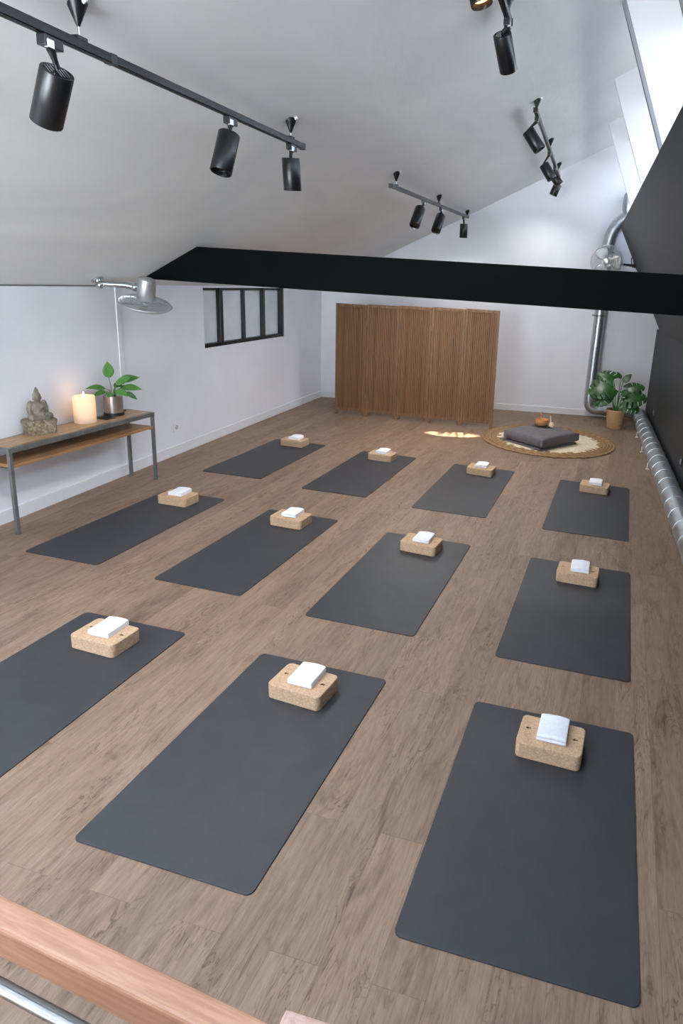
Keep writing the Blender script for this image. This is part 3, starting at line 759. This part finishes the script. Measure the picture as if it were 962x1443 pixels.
# ------------------------------------------------------------------ rug, cushion, bowl
rg = thing('round_rug', 'round natural rug with a braided jute border under the cushion', 'rug', (-0.38, 9.70, 0))
RR = 1.025
MB().lathe([(0, 0), (0.80, 0), (0.80, 0.009), (0.79, 0.011), (0, 0.011)], 72).build('rug_centre', M['rugcentre'], rg, smooth=40)
br = MB()
for i in range(5):
    r = 0.815 + i*0.046; vs = []; fs = []; seg = 220; ts = 8
    for k in range(seg):
        a = 2*PI*k/seg; rr = 0.026*(0.85+0.15*math.sin(k*2*PI/5 + i*2))
        for q in range(ts):
            b_ = 2*PI*q/ts; vs.append(((r+rr*math.cos(b_))*math.cos(a), (r+rr*math.cos(b_))*math.sin(a), 0.011+0.011*math.sin(b_)*(0.8+0.2*math.sin(k*2*PI/5+i*2))))
    for k in range(seg):
        for q in range(ts): fs.append((k*ts+q, ((k+1) % seg)*ts+q, ((k+1) % seg)*ts+(q+1) % ts, k*ts+(q+1) % ts))
    br.add(vs, fs)
br.build('jute_border', M['jute'], rg, smooth=60)
for j in range(1):
    sp = MB()
    for k in range(46):                                   # ragged inner edge of the braid
        a = 2*PI*k/46 + random.uniform(-.04, .04); r = random.uniform(0.72, 0.79); w_ = random.uniform(0.02, 0.05)
        sp.box((r, -w_, 0.009), (0.82, w_, 0.0135), Matrix.Rotation(a, 4, 'Z'))
    sp.ring((0, 0, 0.0105), 0.812, 0.004, None, 92, 6)
    sp.build('border_fringe', M['jute'], rg)

def pillow(W, D, Hh, n=28, pw=5.0, wr=0.006, seed=0):
    vs = []; fs = []
    def P(i, j, sgn):
        u = -1+2*i/n; v = -1+2*j/n
        k = (1-abs(u)**pw)**0.5 * (1-abs(v)**pw)**0.5
        pin = 1 - 0.035*(1-abs(v)**2)*abs(u)**6
        pin2 = 1 - 0.035*(1-abs(u)**2)*abs(v)**6
        p = noise.noise(V((u*2.2+seed, v*2.2, sgn*0.7)))*wr + noise.noise(V((u*6+seed, v*6, sgn)))*wr*0.5
        edge = max(abs(u), abs(v))
        p += wr*0.9*math.sin((u*9 if abs(v) > abs(u) else v*9)*2.1)*max(0, edge-0.7)*2*(1 if sgn > 0 else 0)
        return (W/2*u*pin, D/2*v*pin2, Hh/2 + sgn*(Hh/2)*(0.62+0.38*k) + (p*k if sgn > 0 else 0))
    for sgn in (1, -1):
        for i in range(n+1):
            for j in range(n+1): vs.append(P(i, j, sgn))
    N = (n+1)**2
    for i in range(n):
        for j in range(n):
            a = i*(n+1)+j; fs.append((a, a+n+1, a+n+2, a+1)); fs.append((N+a, N+a+1, N+a+n+2, N+a+n+1))
    rim = [(0, j) for j in range(n)] + [(i, n) for i in range(n)] + [(n, n-j) for j in range(n)] + [(n-i, 0) for i in range(n)]
    for a in range(len(rim)):
        i, j = rim[a]; i2, j2 = rim[(a+1) % len(rim)]; p = i*(n+1)+j; q = i2*(n+1)+j2
        fs.append((p, q, N+q, N+p))
    return MB().add(vs, fs)
CA = math.radians(-36)
cu = pillow(0.76, 0.86, 0.165, seed=3, pw=9).build('floor_cushion', M['cushion'], smooth=60); cu.location = (-0.475, 9.47, 0.045); cu.rotation_euler = (0, 0, CA + PI/2*0)
tag(cu, 'plump taupe square floor cushion in the middle of the round rug', 'cushion')
cu2 = pillow(0.80, 0.84, 0.035, n=20, pw=10, wr=0.002, seed=9).build('flat_cushion', M['cushion'], smooth=60); cu2.location = (-0.52, 9.49, 0.0125); cu2.rotation_euler = (0, 0, CA-0.03)
tag(cu2, 'thin dark flat cushion pad peeking out beneath the plump cushion', 'cushion')
CT = 0.207
tr = MB().lathe([(0, 0), (0.13, 0), (0.135, 0.004), (0.13, 0.012), (0, 0.012)], 32).build('bowl_pad', M['darkplastic'], smooth=40); tr.location = (-0.50, 9.72, CT); tag(tr, 'flat round black pad under the brass bowl on the cushion', 'pad')
bw = thing('singing_bowl', 'small brass singing bowl on the black pad atop the cushion', 'bowl', (-0.50, 9.72, CT+0.012))
MB().lathe([(0, 0), (0.055, 0), (0.09, 0.025), (0.102, 0.06), (0.098, 0.10), (0.094, 0.10), (0.096, 0.06), (0.084, 0.03), (0.05, 0.012), (0, 0.012)], 36).build('bowl_body', M['copper'], bw, smooth=50)
MB().ring((0, 0, 0.10), 0.096, 0.004).build('rim', M['copper'], bw, smooth=60)
ms = thing('bowl_mallet', 'pale wooden mallet leaning on the right side of the brass bowl', 'mallet', (-0.355, 9.655, CT))
MB().tube([(0.0, -0.02, 0.03), (0.01, -0.02, 0.06), (0.005, -0.01, 0.095)], [0.034, 0.04, 0.03], 14).build('mallet_head', M['palewood'], ms, smooth=50)
MB().tube([(-0.005, -0.01, 0.09), (-0.02, 0.02, 0.19)], 0.009, 8).build('handle', M['palewood'], ms)
tf = thing('bell_figurine', 'tiny brass bell with a knob handle standing behind the bowl on the cushion', 'bell', (-0.53, 9.90, CT))
MB().lathe([(0, 0), (0.045, 0), (0.042, 0.02), (0.028, 0.06), (0.018, 0.085), (0, 0.09)], 20).build('bell_body', M['copper'], tf, smooth=50)
MB().lathe([(0, 0.085), (0.008, 0.088), (0.008, 0.13), (0.022, 0.142), (0.024, 0.158), (0.012, 0.175), (0.016, 0.19), (0, 0.2)], 16).build('handle', M['copper'], tf, smooth=50)

# ------------------------------------------------------------------ track lights
def cone(parent, x, y, zt):
    zc = ceil_z(x); m = MB()
    m.lathe([(0, 0.0), (0.007, 0), (0.045, 0.096), (0.043, 0.101), (0, 0.101)], 24, Matrix.Translation((x, y, zc-0.092)))
    o = m.build('ceiling_mount', M['blackmetal'], parent, smooth=40)
    c = MB().tube([(x+0.012, y, zc-0.008), (x+0.055, y-0.01, zc+0.014)], 0.012, 8).build('plaster_patch', M['paper'], o)
    MB().tube([(x, y, zt), (x, y, zc-0.09)], 0.004, 8).build('hanger_rod', M['chrome'], o)
    MB().box((x-0.02, y-0.03, zt-0.004), (x+0.02, y+0.03, zt+0.014)).build('rail_clip', M['blackmetal'], o, bevel=0.003)
    return o
def track(label, a, b, cones, joints=()):
    t = thing('lighting_track', label, 'light track', group='black lighting tracks on the ceiling')
    a, b = V(a), V(b); d = (b-a).normalized(); L = (b-a).length
    T = Matrix.Translation(a) @ frame_z(d).to_4x4()
    r = MB(); wd, hh = 0.021, 0.021
    T2 = Matrix.Translation(a) @ Matrix((V((0, 0, 1)).cross(d).normalized()*-1, d, V((0, 0, 1)))).transposed().to_4x4()
    r.box((-wd, 0, -hh), (wd, L, hh), T2)
    r.build('rail', M['railmetal'], t, bevel=0.004)
    g_ = MB().box((-0.007, 0.04, -hh-0.001), (0.007, L-0.04, -hh+0.002), T2).build('slot', M['cable'], t)
    for q, e in enumerate((0, L)):
        MB().box((-wd-0.003, e-0.012, -hh-0.003), (wd+0.003, e+0.012, hh+0.003), T2).build('end_cap', M['blackmetal'], t, bevel=0.003)
    for j in joints:
        MB().box((-wd-0.002, j-0.02, -hh-0.002), (wd+0.002, j+0.02, hh+0.002), T2).build('joint', M['blackmetal'], t, bevel=0.002)
    for x, y in cones:
        f = (y - a.y) / (b.y - a.y); zt = a.z + (b.z-a.z)*f + hh
        cone(t, a.x + (b.x-a.x)*f, y, zt)
    return t
track('long black lighting track running out of the left edge of the picture', (-2.353, 1.2, 3.21), (-2.31, 5.06, 3.262), [(-2.338, 2.788), (-2.308, 4.858), (-2.35, 1.5)], (1.78,))
track('short black lighting track left of centre, in front of the gable wall', (-2.24, 7.18, 3.285), (-2.157, 11.36, 3.392), [(-2.237, 7.36), (-2.192, 9.321), (-2.16, 11.3)])
track('black lighting track near the skylight seen almost end-on', (-0.742, 7.42, 4.118), (-0.672, 11.45, 4.10), [(-0.738, 7.50), (-0.706, 9.453), (-0.681, 11.26)])
track('black lighting track at the top edge of the picture right of centre', (-0.80, 1.6, 4.15), (-0.752, 5.15, 4.14), [(-0.755, 5.0), (-0.79, 2.2)])

def spot(label, ax, top, bot, r=0.066, lit=False, fill=90):
    """ax: point on the rail's underside; top and bottom: centres of the housing ends"""
    ax, top, bot = V(ax), V(top), V(bot)
    t = thing('track_spotlight', label, 'spotlight', ax, group='black cylinder spotlights on the tracks')
    top = top-ax; bot = bot-ax; d = (bot-top).normalized(); L = (bot-top).length
    MB().box((-0.022, -0.05, -0.045), (0.022, 0.05, 0.0)).build('adapter', M['blackmetal'], t, bevel=0.004)
    MB().box((0.006, -0.042, -0.052), (0.026, -0.004, -0.016)).build('locking_lever', M['chrome'], t, bevel=0.003)
    joint = top - d*0.012
    edge = V((0, 0, -0.045))
    MB().tube([edge, edge*0.4 + joint*0.6, joint + d*0.004], [0.019, 0.012, 0.013], 14).build('stem', M['blackmetal'], t, smooth=50)
    T = Matrix.Translation(top) @ frame_z(d)
    h = MB().lathe([(0, 0.006), (r-0.012, 0.006), (r-0.01, 0.0), (r-0.002, 0.0), (r, 0.003), (r, L-0.003), (r-0.002, L), (r-0.006, L), (r-0.012, L-0.035), (0, L-0.04)], 40, T).build('housing', M['blackmetal'], t, smooth=35)
    v = MB()
    for k in range(-3, 4):
        w_ = math.sqrt(max(0, (r-0.016)**2 - (k*0.013)**2)); v.box((k*0.013-0.003, -w_, -0.001), (k*0.013+0.003, w_, 0.0065), T)
    v.build('vent_fins', M['chrome'], h)
    MB().lathe([(0, L-0.042), (r-0.014, L-0.042), (r-0.016, L-0.034), (0, L-0.036)], 28, T).build('lens', M['litlens'] if lit else M['lens'], h, smooth=40)
    if fill:
        lo = light('SPOT', 'fill_spot', ax + bot + d*0.03, fill, (1, 0.98, 0.95), spot_size=math.radians(150), spot_blend=1.0, shadow_soft_size=0.05)  # fill light added at the lamp to brighten floor and walls
        dd = (d*0.25 + V((0, 0, -1))).normalized(); lo.rotation_euler = dd.to_track_quat('-Z', 'Y').to_euler()
    return t
def tr1(y): f = (y-1.2)/3.86; return (-2.353+0.043*f, y, 3.189+0.052*f)
def tr2(y): f = (y-7.18)/4.18; return (-2.24+0.083*f, y, 3.264+0.107*f)
def tr3(y): f = (y-7.42)/4.03; return (-0.742+0.07*f, y, 4.097-0.018*f)
def tr4(y): f = (y-1.6)/3.55; return (-0.80+0.048*f, y, 4.129-0.01*f)
spot('large black cylinder spotlight nearest the camera at the upper left, bright vents on top', tr1(2.62), (-2.345, 2.655, 3.088), (-2.475, 2.712, 2.893), fill=45)
spot('middle black spotlight of the long left-hand track, aimed down toward the window wall', tr1(4.02), (-2.32, 4.00, 3.125), (-2.335, 3.913, 2.884), fill=45)
spot('black spotlight hanging at the far end of the long left-hand track', tr1(4.87), (-2.31, 4.85, 3.14), (-2.31, 4.88, 2.91), fill=45)
spot('leftmost spotlight of the short track in front of the gable wall', tr2(8.55), (-2.22, 8.40, 3.185), (-2.235, 8.20, 2.96))
spot('middle spotlight of the short track in front of the gable wall', tr2(9.50), (-2.19, 9.45, 3.205), (-2.205, 9.25, 2.985))
spot('rightmost spotlight of the short track in front of the gable wall', tr2(11.05), (-2.165, 11.1, 3.255), (-2.165, 11.11, 3.03), fill=30)
spot('largest spotlight of the end-on track by the skylight, tilted to the right', tr3(7.62), (-0.829, 7.65, 3.959), (-0.682, 7.65, 3.768), 0.07)
spot('second spotlight of the end-on track by the skylight, tilted to the right', tr3(9.4), (-0.77, 9.4, 3.922), (-0.639, 9.4, 3.736), 0.068)
spot('third spotlight of the end-on track, half hidden behind the second', tr3(10.5), (-0.715, 10.5, 3.98), (-0.60, 10.5, 3.835), 0.066, fill=30)
spot('farthest spotlight of the end-on track, pointing straight down', tr3(11.2), (-0.66, 11.2, 3.94), (-0.727, 11.2, 3.765), 0.066, fill=30)
spot('black spotlight hanging from the end of the track at the top edge of the picture', tr4(5.06), (-0.785, 5.05, 4.03), (-0.746, 5.22, 3.843), 0.066, fill=18)
spot('spotlight with a warm glowing rim cut off by the top edge of the picture', tr4(4.3), (-0.83, 4.3, 4.02), (-0.802, 4.3, 3.93-0.0), 0.068, True, fill=18)

# ------------------------------------------------------------------ wall fans
def fan(label, centre, axis, wallp, R=0.28, motor_side=1, plate_n=(1, 0, 0), hang=False):
    """cage fan: axis points out of the front grille; motor on the back"""
    c = V(centre); n = V(axis).normalized()
    t = thing('wall_fan', label, 'fan', c, group='metal cage wall fans')
    T = frame_z(n)
    cg = MB()
    def prof(q): return 0.055*math.sqrt(max(0, 1-(q)**2.6))
    for s in (1, -1):
        for q in (0.22, 0.4, 0.56, 0.7, 0.82, 0.92): cg.ring((0, 0, s*prof(q)), R*q, 0.0022, T, 40, 5)
        for k_ in range(44):
            a = 2*PI*k_/44; pts = [T @ V((R*q*math.cos(a), R*q*math.sin(a), s*prof(q))) for q in (0.2, 0.5, 0.75, 0.9, 1.0)]
            cg.tube(pts, 0.0019, 5, False)
    cg.ring((0, 0, 0), R, 0.007, T, 56, 8)
    cage = cg.build('cage', M['fanmetal'], t, smooth=60)
    MB().lathe([(0, 0.05), (0.055, 0.05), (0.06, 0.056), (0.05, 0.064), (0, 0.068)], 24, T).build('badge_disc', M['fanmetal'], t, smooth=50)
    bl = MB().lathe([(0, -0.02), (0.04, -0.02), (0.045, 0.0), (0.03, 0.02), (0, 0.025)], 20, T)
    for k_ in range(3):
        vs = []; fs = []
        for i in range(9):
            for j in range(7):
                r = 0.035 + (R-0.055)*i/8; w_ = math.radians(30+22*math.sin(PI*i/8)); a = 2*PI*k_/3 + w_*(j/6-0.5)*1.6
                vs.append(T @ V((r*math.cos(a), r*math.sin(a), 0.03*(j/6-0.5)*1.4)))
        for i in range(8):
            for j in range(6): fs.append((i*7+j, i*7+j+1, (i+1)*7+j+1, (i+1)*7+j))
        bl.add(vs, fs)
    o = bl.build('fan_blades', M['fanmetal'], t, smooth=60); md = o.modifiers.new('t', 'SOLIDIFY'); md.thickness = 0.003; baked(o)
    MB().lathe([(0, -0.265), (0.06, -0.265), (0.078, -0.255), (0.084, -0.235), (0.09, -0.06), (0.082, -0.045), (0, -0.045)], 32, T).build('motor', M['fanmetal'], t, smooth=35)
    w_ = V(wallp) - c; m0 = T @ V((0, 0, -0.15)); pn = V(plate_n)
    dirm = (w_ - m0).normalized()
    ar = MB().tube([m0 + dirm*0.07, m0*0.55 + w_*0.45, w_ + pn*0.05], [0.033, 0.031, 0.029], 14)
    ar.ball(m0 + dirm*0.10, 0.042); ar.ball(w_ + pn*0.06, 0.042)
    ar.build('arm', M['chrome'], t, smooth=60)
    Tp = Matrix.Translation(w_) @ frame_z(pn)
    pt = MB().lathe([(0, 0), (0.06, 0), (0.06, 0.012), (0.03, 0.02), (0.022, 0.05), (0, 0.05)], 20, Tp)
    pt.build('wall_plate', M['chrome'], t, smooth=35)
    return t
nrm = V((0.8*0.12 + 0.6*0.26, 0.6*0.12 - 0.8*0.26, 1))
fan('shiny metal cage fan bracketed to the left wall above the console table', (-4.41, 5.90, 1.905), -nrm, (-4.745, 5.66, ceil_z(-4.745)), 0.25, plate_n=(0.465, 0, -0.885))
fan('metal cage fan beside the upper duct, half hidden behind the black beam', (0.26, 11.60, 2.775), (-0.18, -1, -0.04), (0.79, 11.97-0.0, 2.74), 0.275, plate_n=(0, -1, 0))

# cables hanging by the far fan
cb = MB()
for dx in (0, 0.03, 0.055):
    cb.tube([(0.70+dx*0.4, 11.62, 2.93), (0.66+dx, 11.60, 2.85), (0.67+dx*1.3, 11.60, 2.77), (0.70+dx*0.7, 11.62, 2.70)], 0.008, 6)
tag(cb.build('hanging_cable', M['cable'], smooth=60), 'black cable loops hanging at the end of the dark boards by the fan', 'cable')

# ------------------------------------------------------------------ ventilation duct
dt = thing('ventilation_duct', 'silver galvanised duct running along the dark wall and up the far wall', 'duct', (0, 0, 0))
PX, PY, PR = 0.232, 11.86, 0.095
DX, DZ, DR = 1.13, 0.135, 0.12
def seam_path(a, b, step=0.16):
    a, b = V(a), V(b); n = max(2, int((b-a).length/step)); return [a + (b-a)*i/n for i in range(n+1)]
def ribbed(a, b, r, step=0.16, amp=0.004):
    pts = []; rs = []; a, b = V(a), V(b); n = max(1, int((b-a).length/step))
    for i in range(n):
        for f, e in ((0.0, 0), (0.95, 0), (0.955, amp), (0.995, amp)): pts.append(a + (b-a)*(i+f)/n); rs.append(r+e)
    pts.append(b); rs.append(r)
    return pts, rs
def elbow(c, u, v, R, r, n=10):
    """quarter bend: starts at c - ... from direction u into direction v"""
    u, v = V(u), V(v); c = V(c)
    return [c + v*R*(math.sin(PI/2*i/n)-0) * 1 - u*R*0 + u*(-R*(1-math.sin(PI/2*0))) * 0 for i in range(n+1)]
def bend(p, u, v, R, n=10):
    """rounded corner at p between incoming direction u and outgoing direction v"""
    p, u, v = V(p), V(u).normalized(), V(v).normalized(); c = p - u*R + v*R
    return [c - v*R*math.cos(PI/2*i/n) + u*R*math.sin(PI/2*i/n) for i in range(n+1)]
p, r = ribbed((PX+0.03, PY, 3.02), (PX-0.02, PY, 0.36), PR, 0.30); MB().tube(p, r, 28).build('riser', M['galv'], dt, smooth=16)
MB().tube([(PX-0.02, PY, 0.37)] + bend((PX-0.02, PY, 0.165), (0, 0, -1), (1, 0.05, 0), 0.14) + [(PX+0.17, PY+0.01, 0.165)], PR+0.004, 28).build('duct_elbow', M['galv'], dt, smooth=40)
p, r = ribbed((PX+0.16, PY+0.01, 0.165), (DX-0.23, PY+0.02, 0.165), PR, 0.28); MB().tube(p, r, 28).build('duct_pipe', M['galv'], dt, smooth=16)
el = bend((DX, PY+0.02, 0.16), (1, 0, 0), (0, -1, 0), 0.24, 12)
MB().tube([(DX-0.25, PY+0.02, 0.162)] + el + [(DX, PY-0.30, 0.15)], [PR+0.004]*2 + [PR + (DR-PR)*i/12 + 0.004 for i in range(12)] + [DR+0.004], 28).build('duct_elbow', M['galv'], dt, smooth=40)
p, r = ribbed((DX, PY-0.28, DZ), (DX, -1.0, DZ), DR, 0.34, 0.005); MB().tube(p, r, 28).build('floor_run', M['galv'], dt, smooth=16)
for z in (1.86,):
    MB().tube([(PX, PY, z-0.012), (PX, PY, z+0.012)], PR+0.012, 24).build('pipe_clamp', M['steel'], dt)
    q = MB().box((PX-0.125, PY-0.01, z-0.012), (PX+0.125, PY+0.01, z+0.012)); q.box((PX-0.02, PY+0.09, z-0.012), (PX+0.02, far_y(PX)+0.005, z+0.012)); q.build('clamp_bracket', M['steel'], dt)
MB().tube([(PX+0.03, PY, 2.93), (PX+0.03, PY, 2.955)], PR+0.03, 24).build('pipe_clamp', M['steel'], dt, smooth=40)
for y in (10.55, 9.55, 8.6):                                    # floor brackets of the run
    q = MB(); q.box((DX-DR-0.02, y-0.02, 0), (DX-DR+0.03, y+0.02, 0.012)); q.box((DX-DR-0.004, y-0.02, 0.006), (DX-DR+0.006, y+0.02, 0.09)); q.build('support_clip', M['paper'], dt, bevel=0.003)
def bez(pts, n=30):
    P = [V(q) for q in pts]; out = []
    for s in range(len(P)-1):
        p0, p1, p2, p3 = P[max(s-1, 0)], P[s], P[s+1], P[min(s+2, len(P)-1)]
        for i in range(n):
            t = i/n; out.append(0.5*((2*p1) + (p2-p0)*t + (2*p0-5*p1+4*p2-p3)*t*t + (-p0+3*p1-3*p2+p3)*t**3))
    out.append(P[-1]); return out
fx = bez([(PX+0.03, PY, 3.0), (PX+0.04, PY, 3.14), (PX+0.10, PY, 3.34), (PX+0.24, PY, 3.50), (PX+0.38, PY, 3.52)], 14)
MB().tube(fx, [0.105 + 0.003*(i % 2) for i in range(len(fx))], 28).build('flexible_bend', M['galv'], dt, smooth=50)
fx = bez([(PX+0.40, PY, 3.50), (PX+0.30, PY, 3.66), (PX+0.31, PY, 3.86), (PX+0.42, PY, 4.0), (PX+0.50, PY, 4.03)], 12)
MB().tube(fx, [0.105 + 0.003*(i % 2) for i in range(len(fx))], 28).build('flexible_bend', M['galv'], dt, smooth=50)

# ------------------------------------------------------------------ wall details
t = thing('wall_outlet', 'white double wall socket low on the left wall right of the table', 'outlet', (XL, 6.94, 0.35))
MB().box((0, -0.055, -0.055), (0.012, 0.055, 0.055)).build('face_plate', M['socket'], t, bevel=0.004)
MB().tube([(0.006, 0, 0), (0.0135, 0, 0)], 0.03, 20).build('socket_well', mat('socket_shade', '#b9bbc0', 0.5)[0], t)
t = thing('wall_outlet', 'small socket low on the dark right wall near the picture edge', 'outlet', (1.262, 7.55, 0.42))
MB().box((-0.012, -0.05, -0.05), (0.004, 0.05, 0.05)).build('face_plate', M['blackmetal'], t, bevel=0.004)
MB().ring((0, 0, 0), 0.03, 0.004, Matrix.Translation((-0.013, 0, 0)) @ Matrix.Rotation(PI/2, 4, 'Y')).build('socket_ring', M['chrome'], t)
t = thing('wall_outlet', 'small socket on the dark right wall beyond the duct bend by the monstera', 'outlet', (1.262, 10.8, 0.40))
MB().box((-0.012, -0.045, -0.045), (0.004, 0.045, 0.045)).build('face_plate', M['steel'], t, bevel=0.004)
MB().ring((0, 0, 0), 0.026, 0.004, Matrix.Translation((-0.013, 0, 0)) @ Matrix.Rotation(PI/2, 4, 'Y')).build('socket_ring', M['steel'], t)
o = MB().box((0, -0.033, 0), (0.012, 0.033, 2.04-0.12)).build('cable_conduit', M['wall'], bevel=0.003); o.location = (XL, 6.06, 0.12)
tag(o, 'slim white vertical cable conduit on the left wall below the fan', 'conduit')

# ------------------------------------------------------------------ foreground railing
ra = math.atan2(-0.055, 0.403)
T = Matrix.Translation((-0.627, 0.502, 0)) @ Matrix.Rotation(ra, 4, 'Z')
hr = thing('handrail', 'orange-brown beech handrail across the lower left corner in the foreground', 'railing', (-0.627, 0.502, 0), ra)
MB().box((-1.2, 0.0, 1.452), (0.366, 0.034, 1.5)).build('top_rail', M['rail'], hr, bevel=0.005, bseg=3)
MB().tube([(-1.2, 0.012, 1.376), (0.36, 0.012, 1.376)], 0.0085, 18).build('steel_tube', M['tube'], hr, smooth=60)
for x in (-1.0,):
    MB().box((x-0.02, 0.0, 0), (x+0.02, 0.034, 1.453)).build('rail_post', M['rail'], hr, bevel=0.003)
nw = MB().box((0, -0.20, 0), (0.075, 0.0, 1.495), Matrix.Translation((-0.253, 0.506, 0)) @ Matrix.Rotation(math.radians(-2), 4, 'Z')).build('newel_post', M['newel'], bevel=0.003)
tag(nw, 'pale pinkish wooden post top at the bottom edge right of the handrail', 'post')

# ------------------------------------------------------------------ light
wd = bpy.data.worlds.new('sky'); scene.world = wd; wd.use_nodes = True; nt = wd.node_tree
bg = nt.nodes['Background']
tc = nt.nodes.new('ShaderNodeTexCoord'); sp = nt.nodes.new('ShaderNodeSeparateXYZ'); nt.links.new(tc.outputs['Generated'], sp.inputs[0])
rm = nt.nodes.new('ShaderNodeValToRGB'); nt.links.new(sp.outputs['Z'], rm.inputs['Fac'])
mpz = nt.nodes.new('ShaderNodeMapRange'); mpz.inputs['From Min'].default_value = -1; nt.links.new(sp.outputs['Z'], mpz.inputs['Value']); nt.links.new(mpz.outputs[0], rm.inputs['Fac'])
el = rm.color_ramp.elements; el.new(0.5); el.new(0.52)      # ground half brightened to light the ceiling, hazy sky above
for q, (p_, c_) in enumerate([(0.0, (3.3, 3.3, 3.2, 1)), (0.495, (3.3, 3.3, 3.2, 1)), (0.505, (0.90, 0.945, 1.0, 1)), (0.9, (0.72, 0.84, 1.0, 1))]):
    el[q].position = p_; el[q].color = c_
nt.links.new(rm.outputs['Color'], bg.inputs['Color']); bg.inputs['Strength'].default_value = 9.0
def portal(name, centre, xaxis, yaxis, sx, sy):
    # helps the sampler find the sky through an opening; light comes out along -z
    x, y = V(xaxis).normalized(), V(yaxis).normalized(); z = x.cross(y)
    o = light('AREA', name, (0, 0, 0), 1, (1, 1, 1), shape='RECTANGLE', size=sx, size_y=sy)
    o.data.cycles.is_portal = True
    o.matrix_world = Matrix.Translation(centre) @ Matrix((x, y, z)).transposed().to_4x4()
portal('roof_glazing_portal', (gx(4.2)+0.06, (Y0+Y1)/2, 4.2), (0.37, 0, -1), (0, 1, 0), 1.36, Y1-Y0)
portal('back_window_portal', ((BX0+BX1)/2, Y0-0.15, (BZ0+BZ1)/2), (-1, 0, 0), (0, 0, 1), BX1-BX0, BZ1-BZ0)
portal('roof_window_portal', ((RX0+RX1)/2, (RY0+RY1)/2, ceil_z((RX0+RX1)/2)+0.16), (1, 0, SL), (0, 1, 0), (RX1-RX0)*math.hypot(1, SL), RY1-RY0)

sp_ = light('SPOT', 'sun_patch_spot', (-2.205, 9.24, 2.97), 2600, (1, 0.88, 0.68), spot_size=math.radians(17), spot_blend=0.25, shadow_soft_size=0.01)  # added spot stands in for the patch of sun on the floor
d_ = V((-1.86, 9.47, 0)) - sp_.location
zl = -d_.normalized(); xl = (V((1, 0.16, 0)) - zl*V((1, 0.16, 0)).dot(zl)).normalized(); yl = zl.cross(xl)
sp_.matrix_world = Matrix.Translation(sp_.location) @ Matrix((xl, yl, zl)).transposed().to_4x4() @ Matrix.Diagonal((1, 0.38, 1, 1))
sp_.data.use_nodes = True; nt = sp_.data.node_tree
tc = nt.nodes.new('ShaderNodeTexCoord'); nz_ = nd(nt, 'ShaderNodeTexNoise', Scale=26.0, Detail=3.0); nt.links.new(tc.outputs['Normal'], nz_.inputs['Vector'])
mr = nd(nt, 'ShaderNodeMapRange'); mr.inputs['From Min'].default_value = 0.42; mr.inputs['From Max'].default_value = 0.56; nt.links.new(nz_.outputs['Fac'], mr.inputs['Value'])
nt.links.new(mr.outputs[0], nt.nodes['Emission'].inputs['Strength'])

# ------------------------------------------------------------------ camera
f_px, cx_, cy_ = 899.6157, 644.3212, 618.7405
cam = bpy.data.cameras.new('camera'); co = bpy.data.objects.new('camera', cam); COL.objects.link(co)
cam.sensor_fit = 'VERTICAL'; cam.sensor_height = 36; cam.sensor_width = 36
cam.lens = f_px / 1443 * 36
cam.shift_x = (481 - cx_) / 1443; cam.shift_y = (cy_ - 721.5) / 1443
cam.clip_start = 0.02
Rm = Matrix(((0.979009, -0.100169, 0.177501), (0.195989, 0.223678, -0.954755), (0.055934, 0.969502, 0.238615)))
co.matrix_world = Matrix.Translation((0, 0, 2.3)) @ Rm.to_4x4()
scene.camera = co
scene.view_settings.view_transform = 'Standard'; scene.view_settings.look = 'None'
scene.view_settings.exposure = 0.3; scene.view_settings.gamma = 1.0
scene.view_settings.use_curve_mapping = False
scene.cycles.max_bounces = 14; scene.cycles.diffuse_bounces = 8; scene.cycles.use_denoising = True
scene.cycles.sample_clamp_indirect = 8
